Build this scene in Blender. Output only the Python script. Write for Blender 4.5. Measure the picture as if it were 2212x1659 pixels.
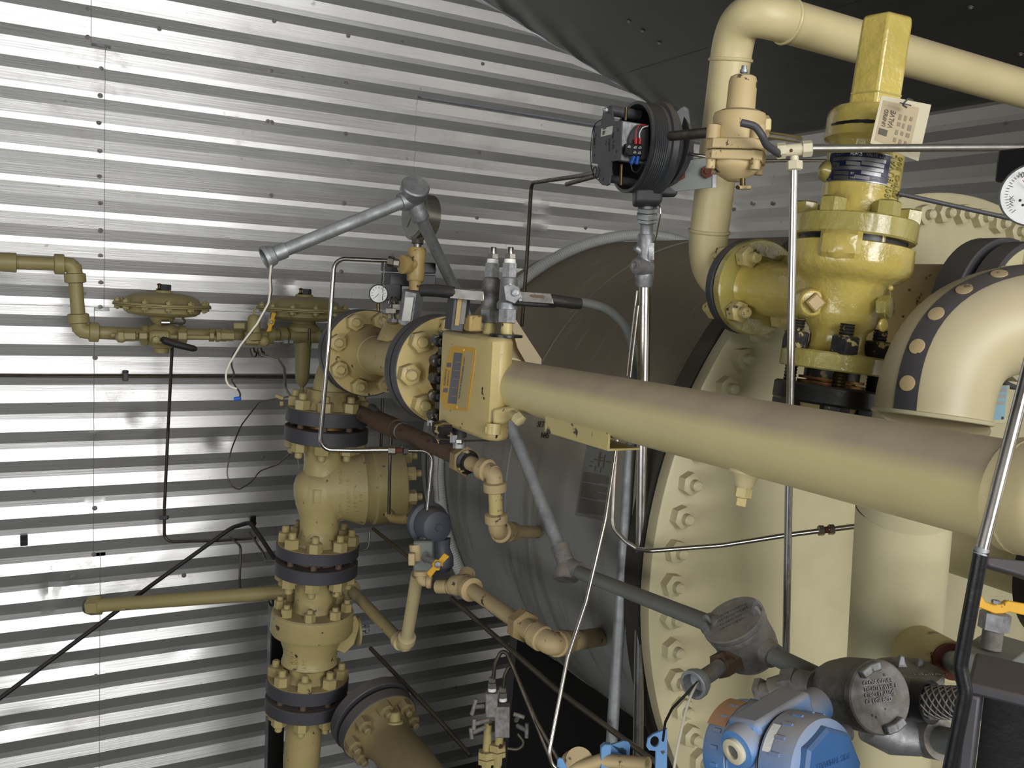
import bpy, math, random
from mathutils import Vector, Matrix
random.seed(7)
V = Vector
for o in list(bpy.data.objects): bpy.data.objects.remove(o)
SC = bpy.context.scene; COL = SC.collection

# ---------------------------------------------------------------- camera (survey of the photograph's vanishing lines)
F, PITCH, ROLL, YAW = 1940.5, .1070, .05326, .50749
CX, CY = 1106.0, 829.5
FW = V((math.sin(YAW)*math.cos(PITCH), math.cos(YAW)*math.cos(PITCH), -math.sin(PITCH)))
_r0 = V((math.cos(YAW), -math.sin(YAW), 0)); _u0 = _r0.cross(FW)
RT = _r0*math.cos(ROLL)+_u0*math.sin(ROLL); UP = -_r0*math.sin(ROLL)+_u0*math.cos(ROLL)
cam = bpy.data.cameras.new('camera'); cam.sensor_fit = 'HORIZONTAL'; cam.sensor_width = 36
cam.lens = 36*F/2212; cam.clip_start = .02; cam.clip_end = 60
co = bpy.data.objects.new('camera', cam); COL.objects.link(co)
m = Matrix((RT, UP, -FW)).transposed().to_4x4(); co.matrix_world = m
SC.camera = co

# ---------------------------------------------------------------- world, lamps, exposure
w = bpy.data.worlds.new('world'); SC.world = w; w.use_nodes = True
w.node_tree.nodes['Background'].inputs[0].default_value = (.75, .85, 1, 1)
w.node_tree.nodes['Background'].inputs[1].default_value = .6
SC.view_settings.view_transform = 'Standard'; SC.view_settings.look = 'None'
SC.view_settings.gamma = 1; SC.view_settings.use_curve_mapping = False
SC.view_settings.exposure = EXPO = 0.2
def area(name, loc, direction, sx, sy, power, col=(1, 1, 1)):
    l = bpy.data.lights.new(name, 'AREA'); l.shape = 'RECTANGLE'; l.size = sx; l.size_y = sy; l.energy = power; l.color = col
    o = bpy.data.objects.new(name, l); COL.objects.link(o); o.location = loc
    o.rotation_euler = V(direction).to_track_quat('-Z', 'Y').to_euler(); return o
# daylight through the open double door behind the photographer, and through the side door on the left
area('daylight_front_door', (.50, -4.42, .0), (0, 1, -.0), 2.0, 1.5, 105, (1, .985, .965))
area('daylight_clerestory', (.8, -4.42, 1.2), (0, 1, -.05), 4.3, .85, 120, (1, .985, .965))
area('overhead_fill', (.2, -1.6, 1.35), (.15, .75, -1), 1.3, .5, 18, (1, .98, .95))  # added overhead fill to lift the dark metals
area('daylight_side_door', (-2.52, -.2, -.5), (1, 0, 0), 2.4, 1.1, 34, (1, .985, .95))

# ---------------------------------------------------------------- placing: a point seen at (x, y) at distance D along the view, or on the plane Y
def ray(x, y): return FW + RT*((x-CX)/F) - UP*((y-CY)/F)
def P(x, y, D): return ray(x, y)*D
def PY(x, y, Y): d = ray(x, y); return d*(Y/d.y)
def PX(x, y, X): d = ray(x, y); return d*(X/d.x)
EX, EY, EZ = V((1, 0, 0)), V((0, 1, 0)), V((0, 0, 1))
def mm(px, D): return px*D/F
VC = V((2.125, 0, -.62)); VR = .82
def PC(x, y, R=VR):
    d = ray(x, y); a = V((d.x, d.z)); c2 = V((VC.x, VC.z)); A = a.dot(a); B = -2*a.dot(c2); K = c2.dot(c2)-R*R
    disc = max(0, B*B-4*A*K); return d*((-B-disc**.5)/2/A)
def frame(ax, hint=None):
    ax = V(ax).normalized(); h = V(hint) if hint is not None else (EZ if abs(ax.z) < .9 else EX)
    u = (h-ax*h.dot(ax)).normalized(); return u, ax.cross(u), ax

# ---------------------------------------------------------------- mesh accumulator
class G:
    def __init__(s): s.v = []; s.f = []; s.flat = set()
    def add(s, vs, fs, flat=False):
        b = len(s.v); s.v += [V(p) for p in vs]
        for f in fs:
            if flat: s.flat.add(len(s.f))
            s.f.append([i+b for i in f])
        return s
    def lathe(s, o, ax, prof, n=32, hint=None, flat=False, caps=True, phase=0):
        u, w_, a = frame(ax, hint); o = V(o); vs = []; fs = []; k = len(prof)
        for t, r in prof:
            for i in range(n):
                q = 2*math.pi*(i+phase)/n; vs.append(o+a*t+(u*math.cos(q)+w_*math.sin(q))*r)
        for j in range(k-1):
            for i in range(n):
                i2 = (i+1) % n; fs.append((j*n+i, j*n+i2, (j+1)*n+i2, (j+1)*n+i))
        if caps:
            if prof[0][1] > 1e-6: fs.append(tuple(range(n-1, -1, -1)))
            if prof[-1][1] > 1e-6: fs.append(tuple(range((k-1)*n, k*n)))
        return s.add(vs, fs, flat)
    def cyl(s, a, b, r, r2=None, n=24, ch=0):
        a = V(a); b = V(b); L = (b-a).length; r2 = r if r2 is None else r2
        pr = [(0, r), (L, r2)] if not ch else [(0, r-ch), (ch, r), (L-ch, r2), (L, r2-ch)]
        return s.lathe(a, b-a, pr, n)
    def hexp(s, o, ax, af, h, ch=.12, hint=None, n=6):
        r = af/2/math.cos(math.pi/n); c = af*ch
        return s.lathe(o, ax, [(0, r), (h-c*.6, r), (h, r-c)], n, hint, flat=True)
    def tube(s, pts, r, bend=.03, n=14, rf=None, closed=False, step=.25):
        pts = [V(p) for p in pts]; path = [pts[0]]
        for i in range(1, len(pts)-1):
            p = pts[i]; a = pts[i-1]-p; b = pts[i+1]-p; la, lb = a.length, b.length; a.normalize(); b.normalize()
            ang = a.angle(b, math.pi)
            if ang > math.pi-.02: path.append(p); continue
            d = min(bend/math.tan(ang/2), la*.48, lb*.48)
            p0 = p+a*d; p2 = p+b*d; k = max(3, int((math.pi-ang)/step)+1)
            R = d*math.tan(ang/2); cdir = (a+b).normalized(); cc = p+cdir*(R/math.sin(ang/2))
            v0 = p0-cc; v2 = p2-cc; tot = v0.angle(v2)
            axn = v0.cross(v2).normalized()
            for j in range(k+1): path.append(cc+Matrix.Rotation(tot*j/k, 3, axn) @ v0)
        path.append(pts[-1])
        return s.sweep(path, r, n, rf)
    def sweep(s, path, r, n=14, rf=None):
        T = []
        for i in range(len(path)):
            a = path[max(i-1, 0)]; b = path[min(i+1, len(path)-1)]; T.append((b-a).normalized())
        u = frame(T[0])[0]; vs = []; fs = []
        for i, p in enumerate(path):
            u = (u-T[i]*u.dot(T[i])).normalized(); w_ = T[i].cross(u)
            rr = r if rf is None else rf(i, len(path))
            for j in range(n):
                q = 2*math.pi*j/n; vs.append(p+(u*math.cos(q)+w_*math.sin(q))*rr)
        k = len(path)
        for i in range(k-1):
            for j in range(n):
                j2 = (j+1) % n; fs.append((i*n+j, i*n+j2, (i+1)*n+j2, (i+1)*n+j))
        fs.append(tuple(range(n-1, -1, -1))); fs.append(tuple(range((k-1)*n, k*n)))
        return s.add(vs, fs)
    def box(s, c, ux, uy, uz, sx, sy, sz):
        c = V(c); ux = V(ux).normalized()*sx/2; uy = V(uy).normalized()*sy/2; uz = V(uz).normalized()*sz/2
        vs = [c+ux*a+uy*b+uz*d for d in (-1, 1) for a, b in ((-1, -1), (1, -1), (1, 1), (-1, 1))]
        return s.add(vs, [(3, 2, 1, 0), (4, 5, 6, 7), (0, 1, 5, 4), (1, 2, 6, 5), (2, 3, 7, 6), (3, 0, 4, 7)], True)
    def ext(s, o, ux, uy, pts, h, hdir=None):
        o = V(o); ux = V(ux); uy = V(uy); nz = (ux.cross(uy)).normalized() if hdir is None else V(hdir).normalized()
        n = len(pts); vs = [o+ux*a+uy*b for a, b in pts]; vs += [p+nz*h for p in vs]
        fs = [tuple(range(n-1, -1, -1)), tuple(range(n, 2*n))]+[(i, (i+1) % n, n+(i+1) % n, n+i) for i in range(n)]
        return s.add(vs, fs, True)
    def ball(s, c, r, n=20, m_=10, ax=EZ, sq=1.0):
        return s.lathe(V(c), ax, [(-r*sq*math.cos(math.pi*i/m_), max(1e-5, r*math.sin(math.pi*i/m_))) for i in range(m_+1)], n)
    def ring(s, o, ax, R, r, n=48, m_=10, hint=None):
        pr = [(r*math.sin(2*math.pi*i/m_), R+r*math.cos(2*math.pi*i/m_)) for i in range(m_+1)]
        return s.lathe(o, ax, pr, n, hint, caps=False)

def mesh(name, g, mat=None, off=V((0, 0, 0)), ang=38):
    me = bpy.data.meshes.new(name); me.from_pydata([tuple(p-off) for p in g.v], [], g.f); me.update()
    if mat is not None: me.materials.append(mat)
    for i, p in enumerate(me.polygons): p.use_smooth = i not in g.flat
    import bmesh
    bm = bmesh.new(); bm.from_mesh(me); bmesh.ops.recalc_face_normals(bm, faces=bm.faces); bm.to_mesh(me); bm.free()
    try: me.set_sharp_from_angle(angle=math.radians(ang))
    except Exception: pass
    return me
def tag(o, label=None, cat=None, group=None, kind=None):
    if label: o['label'] = label
    if cat: o['category'] = cat
    if group: o['group'] = group
    if kind: o['kind'] = kind
    return o
def thing(name, base, label, cat, group=None):
    o = bpy.data.objects.new(name, None); o.empty_display_size = .02; COL.objects.link(o); o.location = V(base)
    return tag(o, label, cat, group)
def gl(o):
    p = V((0, 0, 0))
    while o is not None: p = p+o.location; o = o.parent
    return p
def obj(name, g, mat, parent=None, label=None, cat=None, group=None, kind=None, bevel=0, ang=38):
    off = gl(parent) if parent is not None else V((0, 0, 0))
    if parent is None and g.v:
        lo = min(p.z for p in g.v); k = [p for p in g.v if p.z < lo+.02]; off = sum(k, V((0, 0, 0)))/len(k)
        if kind == 'structure': off = V((0, 0, 0))
    o = bpy.data.objects.new(name, mesh(name, g, mat, off, ang)); COL.objects.link(o)
    if parent is not None: o.parent = parent
    else: o.location = off
    if bevel:
        b = o.modifiers.new('bevel', 'BEVEL'); b.width = bevel; b.segments = 2; b.limit_method = 'ANGLE'; b.angle_limit = math.radians(50)
    return tag(o, label, cat, group, kind)
def inst(name, me, parent, o, ax, spin=0, scale=1, hint=None, label=None):
    """one more object sharing mesh me, its local z along ax"""
    u, w_, a = frame(ax, hint); R = Matrix((u, w_, a)).transposed() @ Matrix.Rotation(spin, 3, 'Z')
    ob = bpy.data.objects.new(name, me); COL.objects.link(ob); ob.parent = parent
    ob.matrix_local = Matrix.Translation(V(o)-gl(parent)) @ R.to_4x4() @ Matrix.Scale(scale, 4)
    if label: ob['label'] = label
    return ob
def text(name, body, o, ux, uy, size, mat, parent, ext=.0008, align='LEFT', sx=1.0, space=1.0, label=None):
    cu = bpy.data.curves.new(name, 'FONT'); cu.body = body; cu.size = size; cu.extrude = ext; cu.align_x = align; cu.resolution_u = 3
    cu.space_character = space; cu.space_line = .95
    t = bpy.data.objects.new(name, cu); me = bpy.data.meshes.new_from_object(t); bpy.data.objects.remove(t)
    me.name = name; me.materials.clear(); me.materials.append(mat)
    ux = V(ux).normalized(); uy = V(uy); uy = (uy-ux*uy.dot(ux)).normalized(); uz = ux.cross(uy)
    ob = bpy.data.objects.new(name, me); COL.objects.link(ob); ob.parent = parent
    ob.matrix_local = Matrix.Translation(V(o)-gl(parent)) @ Matrix((ux, uy, uz)).transposed().to_4x4() @ Matrix.Diagonal((sx, 1, 1, 1))
    if label: ob['label'] = label
    return ob

# ---------------------------------------------------------------- materials
def lin(c): return tuple(((x/255)/12.92 if x/255 <= .04045 else ((x/255+.055)/1.055)**2.4) for x in c)+(1,)
def newmat(name):
    mt = bpy.data.materials.new(name); mt.use_nodes = True; nt = mt.node_tree; b = nt.nodes['Principled BSDF']; return mt, nt, b
def N(nt, t, **k):
    n = nt.nodes.new(t)
    for a, b in k.items():
        if a.startswith('_'): setattr(n, a[1:], b)
        else: n.inputs[a.replace('_', ' ')].default_value = b
    return n
def noise(nt, scale, detail=4, rough=.55, vec=None):
    n = N(nt, 'ShaderNodeTexNoise', Scale=scale, Detail=detail, Roughness=rough)
    nt.links.new(vec if vec is not None else pos(nt), n.inputs['Vector']); return n.outputs['Fac']
def pos(nt):
    g = nt.nodes.get('geo')
    if not g: g = nt.nodes.new('ShaderNodeNewGeometry'); g.name = 'geo'
    return g.outputs['Position']
def ramp(nt, fac, stops):
    r = nt.nodes.new('ShaderNodeValToRGB'); e = r.color_ramp.elements
    e[0].position, e[0].color = stops[0][0], (stops[0][1],)*3+(1,); e[1].position, e[1].color = stops[1][0], (stops[1][1],)*3+(1,)
    for p_, v in stops[2:]: q = e.new(p_); q.color = (v,)*3+(1,)
    nt.links.new(fac, r.inputs[0]); return r.outputs[0]
def mth(nt, op, a, b):
    n = nt.nodes.new('ShaderNodeMath'); n.operation = op
    for i, x in enumerate((a, b)):
        if isinstance(x, (int, float)): n.inputs[i].default_value = x
        else: nt.links.new(x, n.inputs[i])
    return n.outputs[0]
def mix(nt, fac, a, b):
    n = nt.nodes.new('ShaderNodeMix'); n.data_type = 'RGBA'
    for i, x in ((0, fac), (6, a), (7, b)):
        if isinstance(x, (int, float)): n.inputs[i].default_value = x
        elif isinstance(x, tuple): n.inputs[i].default_value = x
        else: nt.links.new(x, n.inputs[i])
    return n.outputs[2]
def bump(nt, b, h, strength=.2, dist=.002):
    n = N(nt, 'ShaderNodeBump', Strength=strength, Distance=dist); nt.links.new(h, n.inputs['Height']); nt.links.new(n.outputs[0], b.inputs['Normal'])
def upness(nt):
    g = nt.nodes.get('geo') or (pos(nt) and nt.nodes['geo'])
    s = nt.nodes.new('ShaderNodeSeparateXYZ'); nt.links.new(g.outputs['Normal'], s.inputs[0]); return s.outputs[2]
def paint(name, col, rough=.45, dust=.6, dustcol=(150, 136, 112), chips=0, chipcol=(60, 40, 28), bumpy=.15, bs=60, grime=.25, metal=0, spec=.5, coat=0, chs=35, d0=.12, d1=.85):
    mt, nt, b = newmat(name); L = nt.links.new
    c = mix(nt, mth(nt, 'MULTIPLY', ramp(nt, noise(nt, 9, 5), [(.38, 0), (.75, 1)]), grime), lin(col), lin(tuple(x*.78 for x in col)))
    if chips:
        f = ramp(nt, noise(nt, chs, 5, .6), [(.66-chips*.1, 0), (.69-chips*.1, 1)]); c = mix(nt, f, c, lin(chipcol))
    if dust:
        u = ramp(nt, upness(nt), [(d0, 0), (d1, 1)]); k = ramp(nt, noise(nt, 7, 6, .65), [(.25, .55), (.7, 1)])
        d = mth(nt, 'MULTIPLY', mth(nt, 'MULTIPLY', u, k), dust); c = mix(nt, d, c, lin(dustcol))
        rr = mth(nt, 'ADD', mth(nt, 'MULTIPLY', d, .45), rough); L(rr, b.inputs['Roughness'])
    else: b.inputs['Roughness'].default_value = rough
    L(c, b.inputs['Base Color']); b.inputs['Metallic'].default_value = metal; b.inputs['Specular IOR Level'].default_value = spec
    b.inputs['Coat Weight'].default_value = coat; b.inputs['Coat Roughness'].default_value = .08
    if bumpy: bump(nt, b, noise(nt, bs, 4), bumpy, .003)
    return mt
def metal(name, col, rough=.3, var=.15, dust=0, sc=40, bmp=.05, dustcol=(120, 110, 95)):
    mt, nt, b = newmat(name); L = nt.links.new
    n = ramp(nt, noise(nt, sc, 5, .65), [(.3, 0), (.7, 1)])
    c = mix(nt, n, lin(col), lin(tuple(x*(1-var) for x in col))); r = mth(nt, 'ADD', mth(nt, 'MULTIPLY', n, .15), rough)
    me_ = 1.0
    if dust:
        u = ramp(nt, upness(nt), [(-.3, .35), (.6, 1)]); d = mth(nt, 'MULTIPLY', mth(nt, 'MULTIPLY', u, ramp(nt, noise(nt, 14, 5), [(.25, .3), (.65, 1)])), dust)
        c = mix(nt, d, c, lin(dustcol)); L(mth(nt, 'SUBTRACT', 1, d), b.inputs['Metallic']); r = mth(nt, 'ADD', r, mth(nt, 'MULTIPLY', d, .4))
    else: b.inputs['Metallic'].default_value = me_
    L(c, b.inputs['Base Color']); L(r, b.inputs['Roughness'])
    if bmp: bump(nt, b, noise(nt, sc*2, 3), bmp, .002)
    return mt
CREAM = (212, 198, 150)
M = dict(
 cream=paint('cream_paint', CREAM, .42, .75, (158, 143, 122), .0, bumpy=.12),
 cream_chip=paint('cream_paint_chipped', (206, 190, 128), .42, .5, (158, 143, 122), .55, bumpy=.15, chs=28),
 tube=paint('cream_pipe_paint', (220, 206, 152), .35, 1.0, (166, 151, 134), .0, bumpy=.06, d0=.16, grime=.15, d1=.55),
 pale=paint('pale_cream_paint', (194, 186, 150), .45, .7, (150, 138, 115), .0, bumpy=.06, grime=.3),
 tan=paint('dusty_tan_paint', (196, 174, 128), .55, .7, (150, 132, 110), .35, bumpy=.2),
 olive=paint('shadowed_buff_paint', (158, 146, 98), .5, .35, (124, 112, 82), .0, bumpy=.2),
 stack=paint('dimmed_valve_paint', (176, 161, 110), .42, .6, (150, 135, 112), .1, bumpy=.25, bs=90),  # cream darkened in its colour for the weaker light at the column
 psv=paint('yellow_gloss_paint', (204, 184, 98), .22, .3, (140, 120, 80), .0, bumpy=1.3, bs=34, grime=.6, coat=.6),
 psvg=paint('greenish_gloss_paint', (176, 164, 92), .25, .35, (140, 125, 85), .0, bumpy=1.3, bs=34, grime=.7, coat=.5),
 buff=paint('buff_box_paint', (200, 180, 122), .4, .7, (150, 134, 112), .12, bumpy=.15),
 dim=paint('shaded_buff_paint', (136, 122, 84), .6, .5, (108, 94, 78), .0, bumpy=.2),  # buff with the shade low behind the column put into its colour
 union=paint('dirty_union_paint', (158, 136, 92), .5, .5, (128, 110, 84), .4, (52, 42, 26), bumpy=.25),
 rim=paint('dark_rim_paint', (50, 45, 38), .7, .3, bumpy=.4),
 hose=paint('pale_hose_plastic', (196, 198, 196), .45, .25, bumpy=0),
 elb=paint('taupe_cream_paint', (196, 184, 146), .4, .95, (156, 144, 124), .0, bumpy=.06, grime=.3, d0=-.1, d1=.9),
 gold=paint('ochre_chipped_paint', (170, 145, 90), .45, .2, chips=.5, chipcol=(70, 50, 26), bumpy=.3),
 slate=paint('dark_slate_paint', (66, 65, 70), .5, .5, (110, 100, 92), .0, bumpy=.15),
 black=paint('black_paint', (22, 22, 24), .35, .35, (80, 74, 66), .0, bumpy=.2),
 blackchip=paint('black_paint_flaking', (34, 33, 34), .4, .15, chips=.8, chipcol=(170, 152, 100), bumpy=.4, chs=45),
 charcoal=paint('charcoal_housing_paint', (62, 64, 68), .45, .5, (120, 108, 88), .0, bumpy=.12),
 rubber=paint('black_rubber', (28, 26, 27), .6, .4, (85, 75, 70), .0, bumpy=.3, bs=120),
 galv=metal('galvanised_steel', (190, 194, 197), .44, .25, .62, 25, .05, (160, 161, 160)),
 cast=metal('cast_aluminium', (178, 180, 184), .42, .25, .55, 60, .3, (150, 148, 144)),
 castdark=metal('weathered_cast_aluminium', (168, 168, 170), .5, .4, .95, 50, .3, (140, 131, 118)),
 chrome=metal('bright_tubing', (205, 200, 195), .16, .1, 0, 30, .02),
 dull=metal('dull_stainless', (180, 176, 168), .3, .25, .2, 30, .05),
 tubdark=metal('dark_tubing', (110, 104, 94), .38, .3, .3, 30, .05),
 grayc=paint('grey_conduit_paint', (122, 126, 122), .5, .6, (112, 103, 88), 0, bumpy=.1),
 rust=paint('rusty_brown_paint', (98, 78, 60), .7, .35, (118, 98, 78), .5, (58, 34, 24), bumpy=.4),
 redrust=paint('red_rust', (104, 56, 44), .85, 0, bumpy=.6, bs=150),
 white=paint('white_plastic', (225, 225, 220), .4, 0, bumpy=0, grime=.1),
 tape=paint('white_thread_tape', (240, 240, 236), .5, 0, bumpy=.2, bs=200, grime=.1),
 blue=paint('blue_epoxy_paint', (88, 136, 194), .4, .95, (164, 157, 148), .0, bumpy=.12, d0=-.05),
 bluecap=paint('blue_cap_paint', (44, 92, 146), .45, .3, (130, 130, 130), .0, bumpy=.25, bs=60),
 bluebr=paint('light_blue_paint', (104, 152, 204), .5, .3, (150, 145, 140), .1, bumpy=.1),
 bluegrey=paint('slate_blue_paint', (78, 84, 94), .5, .6, (110, 102, 92), .0, bumpy=.15),
 yellow=paint('yellow_lever_paint', (222, 168, 34), .4, .15, (170, 140, 70), .15, bumpy=.1),
 bright=paint('white_wire', (214, 208, 190), .5, 0, bumpy=0),
 navy=paint('navy_plate', (24, 30, 62), .3, 0, bumpy=0, grime=.1),
 plate=metal('etched_plate', (176, 176, 178), .3, .35, 0, 25, .02),
 plabel=paint('orange_yellow_plate', (214, 166, 52), .4, .2, bumpy=0, grime=.3),
 plgrey=paint('grey_print', (104, 106, 116), .45, 0, bumpy=0, grime=.6),
 pldust=paint('dusty_plate_edge', (188, 170, 122), .5, .2, bumpy=0, grime=.3),
 lblue=paint('light_blue_plate', (138, 178, 192), .4, .1, bumpy=0, grime=.3),
 lgrey=paint('grey_sticker_cells', (160, 160, 156), .4, .1, bumpy=0, grime=.5),
 card=paint('cardboard_tag', (188, 172, 140), .6, .1, bumpy=.05, grime=.3),
 cream_tag=paint('laminated_tag', (212, 203, 176), .3, .1, bumpy=0, grime=.2),
 ink=paint('grey_ink', (96, 90, 80), .6, 0, bumpy=0), ink2=paint('dark_ink', (40, 38, 34), .6, 0, bumpy=0),
 inkl=paint('faded_ink', (146, 134, 114), .6, 0, bumpy=0),
 paper=paint('greyed_paper', (122, 122, 118), .6, .0, bumpy=0, grime=.3),
 red=paint('red_sleeve', (176, 40, 44), .4, 0, bumpy=0), blu=paint('blue_sleeve', (36, 92, 190), .4, 0, bumpy=0),
 copper=metal('copper_ring', (150, 112, 70), .4, .2, 0), brass=metal('brass', (124, 108, 76), .35, .3, 0, 60, .2),
 dial=paint('dial_face', (226, 228, 226), .35, 0, bumpy=0, grime=.05), dialg=paint('dial_face_grey', (158, 158, 148), .3, 0, bumpy=0, grime=.2),
 orange=paint('faded_orange_sticker', (190, 138, 100), .5, .3, bumpy=0), conc=paint('dark_floor', (60, 58, 52), .8, 0, bumpy=.3, bs=20),
)
def glassmat():
    mt, nt, b = newmat('gauge_glass'); b.inputs['Transmission Weight'].default_value = 1; b.inputs['Roughness'].default_value = .02; b.inputs['IOR'].default_value = 1.2; return mt
M['glass'] = glassmat()
def sheet(name, along, col=(206, 206, 206), rough=.37, big=.14):
    """bare mill-finish aluminium sheet: fine rolling streaks, slight oil-canning, stains"""
    mt, nt, b = newmat(name); L = nt.links.new
    mp = N(nt, 'ShaderNodeMapping'); mp.inputs['Scale'].default_value = (1.2, 60, 60) if along == 'x' else (60, 1.2, 60)
    L(pos(nt), mp.inputs[0]); st = noise(nt, 3, 4, .6, mp.outputs[0])
    stain = ramp(nt, noise(nt, 3.2, 6, .7), [(.58, 0), (.75, 1)]); spots = ramp(nt, noise(nt, 22, 3, .5), [(.70, 0), (.76, 1)])
    c = mix(nt, mth(nt, 'MULTIPLY', stain, .35), lin(col), lin((150, 146, 134))); c = mix(nt, mth(nt, 'MULTIPLY', spots, .5), c, lin((110, 106, 98)))
    L(c, b.inputs['Base Color']); b.inputs['Metallic'].default_value = .80
    L(mth(nt, 'ADD', mth(nt, 'ADD', mth(nt, 'MULTIPLY', st, .16), rough-.08), mth(nt, 'MULTIPLY', stain, .15)), b.inputs['Roughness'])
    mp2 = N(nt, 'ShaderNodeMapping'); mp2.inputs['Scale'].default_value = (1, 1, 1)
    h = mth(nt, 'ADD', mth(nt, 'MULTIPLY', noise(nt, 2.3, 2, .5), big), mth(nt, 'MULTIPLY', st, .012)); bump(nt, b, h, .6, .05)
    return mt
M['sheet'] = sheet('aluminium_sheet', 'x'); M['sheety'] = sheet('aluminium_sheet_side', 'y', (186, 184, 178), .38, .15)
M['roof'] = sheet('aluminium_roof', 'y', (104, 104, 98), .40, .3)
M['wallpaint'] = paint('bounce_grey_wall', (176, 176, 170), .6, 0, bumpy=.1)  # unseen walls, lightened to bounce fill into the room
# ================================================================ the setting
YG, XR, XL, YF_, ZF = 3.9, 3.38, -2.6, -4.5, -2.45
SL = .33; RX = .39; ZE = .829
def roofz(x): return ZE+SL*(XR-x) if x >= RX else ZE+SL*(XR-RX)-SL*(RX-x)
PITCHR, DEP = .1135, .0105
def corr(v, ph=0):
    q = ((v+ph)/PITCHR) % 1.0
    # narrow recessed flat that takes the screws, then a shallow ridge of two wide slopes
    if q < .20: return -DEP
    if q < .60: return -DEP*(1-(q-.20)/.40)
    return -DEP*(q-.60)/.40
def vcuts(v0, v1, ph=0):
    s = {round(v0, 5), round(v1, 5)}
    k = math.floor((v0+ph)/PITCHR)-1
    while k*PITCHR-ph < v1+PITCHR:
        for q in (0, .20, .60):
            z = (k+q)*PITCHR-ph
            if v0 < z < v1: s.add(round(z, 5))
        k += 1
    return sorted(s)
def corr_sheet(o, du, dv, dn, u0, u1, v0, v1, step=.5, dents=(), top=None, ph=0, fine=0, lift=0):
    g = G(); vc = vcuts(v0, v1, ph)
    if fine:
        v2 = []
        for a, b in zip(vc, vc[1:]):
            k = max(1, int((b-a)/fine)); v2 += [a+(b-a)*i/k for i in range(k)]
        vc = v2+[vc[-1]]
    nu = max(1, int(round((u1-u0)/step))); us = [u0+(u1-u0)*i/nu for i in range(nu+1)]; rows = []
    o, du, dv, dn = V(o), V(du), V(dv), V(dn)
    for v in vc:
        row = []
        for u in us:
            vv = v if top is None else min(v, top(u)); h = corr(vv, ph)+lift
            for (a, b, ra, rb, am) in dents:
                q = ((u-a)/ra)**2+((vv-b)/rb)**2
                if q < 9: h += am*math.exp(-q)
            row.append(o+du*u+dv*vv+dn*h)
        rows.append(row)
    n = len(us); g.v = [p for r in rows for p in r]
    for j in range(len(vc)-1):
        for i in range(n-1):
            a = j*n+i; q = (a, a+1, a+n+1, a+n)
            if (g.v[q[0]]-g.v[q[3]]).length < 1e-5 and (g.v[q[1]]-g.v[q[2]]).length < 1e-5: continue
            g.f.append(q)
    return g
wb = bpy.data.objects.new('wall_back', None); COL.objects.link(wb); wb.location = (0, YG, ZF); tag(wb, 'bare ribbed aluminium end wall behind the flanged valve column', kind='structure')
z1 = PY(0, 59.5, YG).z; z2 = PY(226, 664, YG).z; z3 = PY(100, 1205, YG).z
xs_top = PY(197, 60, YG).x; xs_mid = PY(226, 400, YG).x; xs_low = PY(203, 900, YG).x; xs_l2 = PY(216, 1350, YG).x
PH = (-(PY(218, 206, YG).z)+.1*PITCHR) % PITCHR
dents = []
for (x, y, rx, ry, am) in ((472, 952, .035, .030, -.009), (296, 902, .03, .026, -.006), (108, 1270, .028, .05, -.012), (157, 1265, .025, .028, -.007), (40, 1563, .08, .035, -.008),
                          (204, 936, .016, .014, .004), (205, 1098, .02, .014, -.004), (326, 932, .018, .018, .004), (393, 1408, .07, .03, -.004), (150, 1430, .07, .03, -.004), (1160, 470, .06, .04, -.007), (620, 625, .035, .035, -.005), (730, 1560, .06, .03, -.005)):
    d = PY(x, y, YG); dents.append((d.x, d.z, rx, ry, am))
rows = [(z1, 3.0, [XL, xs_top, XR]), (z2, z1, [XL, xs_mid, 1.6, XR]), (z3, z2, [XL, xs_low, 1.3, XR]), (ZF, z3, [XL, xs_l2, 1.1, XR])]
for ri, (a, b, xs) in enumerate(rows):
    for i in range(len(xs)-1):
        low = ri >= 1
        g = corr_sheet((0, YG, 0), EX, EZ, -EY, xs[i], xs[i+1]+(.02 if i < len(xs)-2 else 0), a-.015, b, .016 if low else .2, dents if low else (), roofz if ri == 0 else (lambda u: min(b, roofz(u))), PH, .012 if low else 0, .0022*((i+ri) % 2))
        obj('sheet', g, M['sheet'], wb, ang=12)
g = G().box((.39, YG+.04, -.2), EX, EY, EZ, 6.1, .03, 4.6); 
seam_z = [(xs_top, z1, 1.62), (xs_mid, z2, z1), (xs_low, z3, z2), (xs_l2, ZF, z3)]
for sx_, a, b in seam_z:
    vv_ = [v for v in vcuts(a, min(b, roofz(sx_)), PH)]; g = G()
    for v0, v1 in zip(vv_, vv_[1:]):
        e = 1e-5; p0 = V((sx_, YG-corr(v0+e, PH)-.0022, v0)); p1 = V((sx_, YG-corr(v1-e, PH)-.0022, v1)); vs = [p0-EX*.001, p0+EX*.001, p1+EX*.001, p1-EX*.001]
        g.add(vs+[p-EY*.0012 for p in vs], [(4, 5, 6, 7), (0, 4, 7, 3), (1, 5, 6, 2)], True)
    obj('seam_shadow', g, M['castdark'], wb)  # dark strips paint the shadow line along the sheet seams
for zz in (z1, z2):
    obj('lap_shadow', G().box((.39, YG-corr(zz, PH)-.0026, zz), EX, EY, EZ, 5.9, .0012, .0016), M['castdark'], wb)  # shadow line of the overlaps, painted as dark strips
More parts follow.
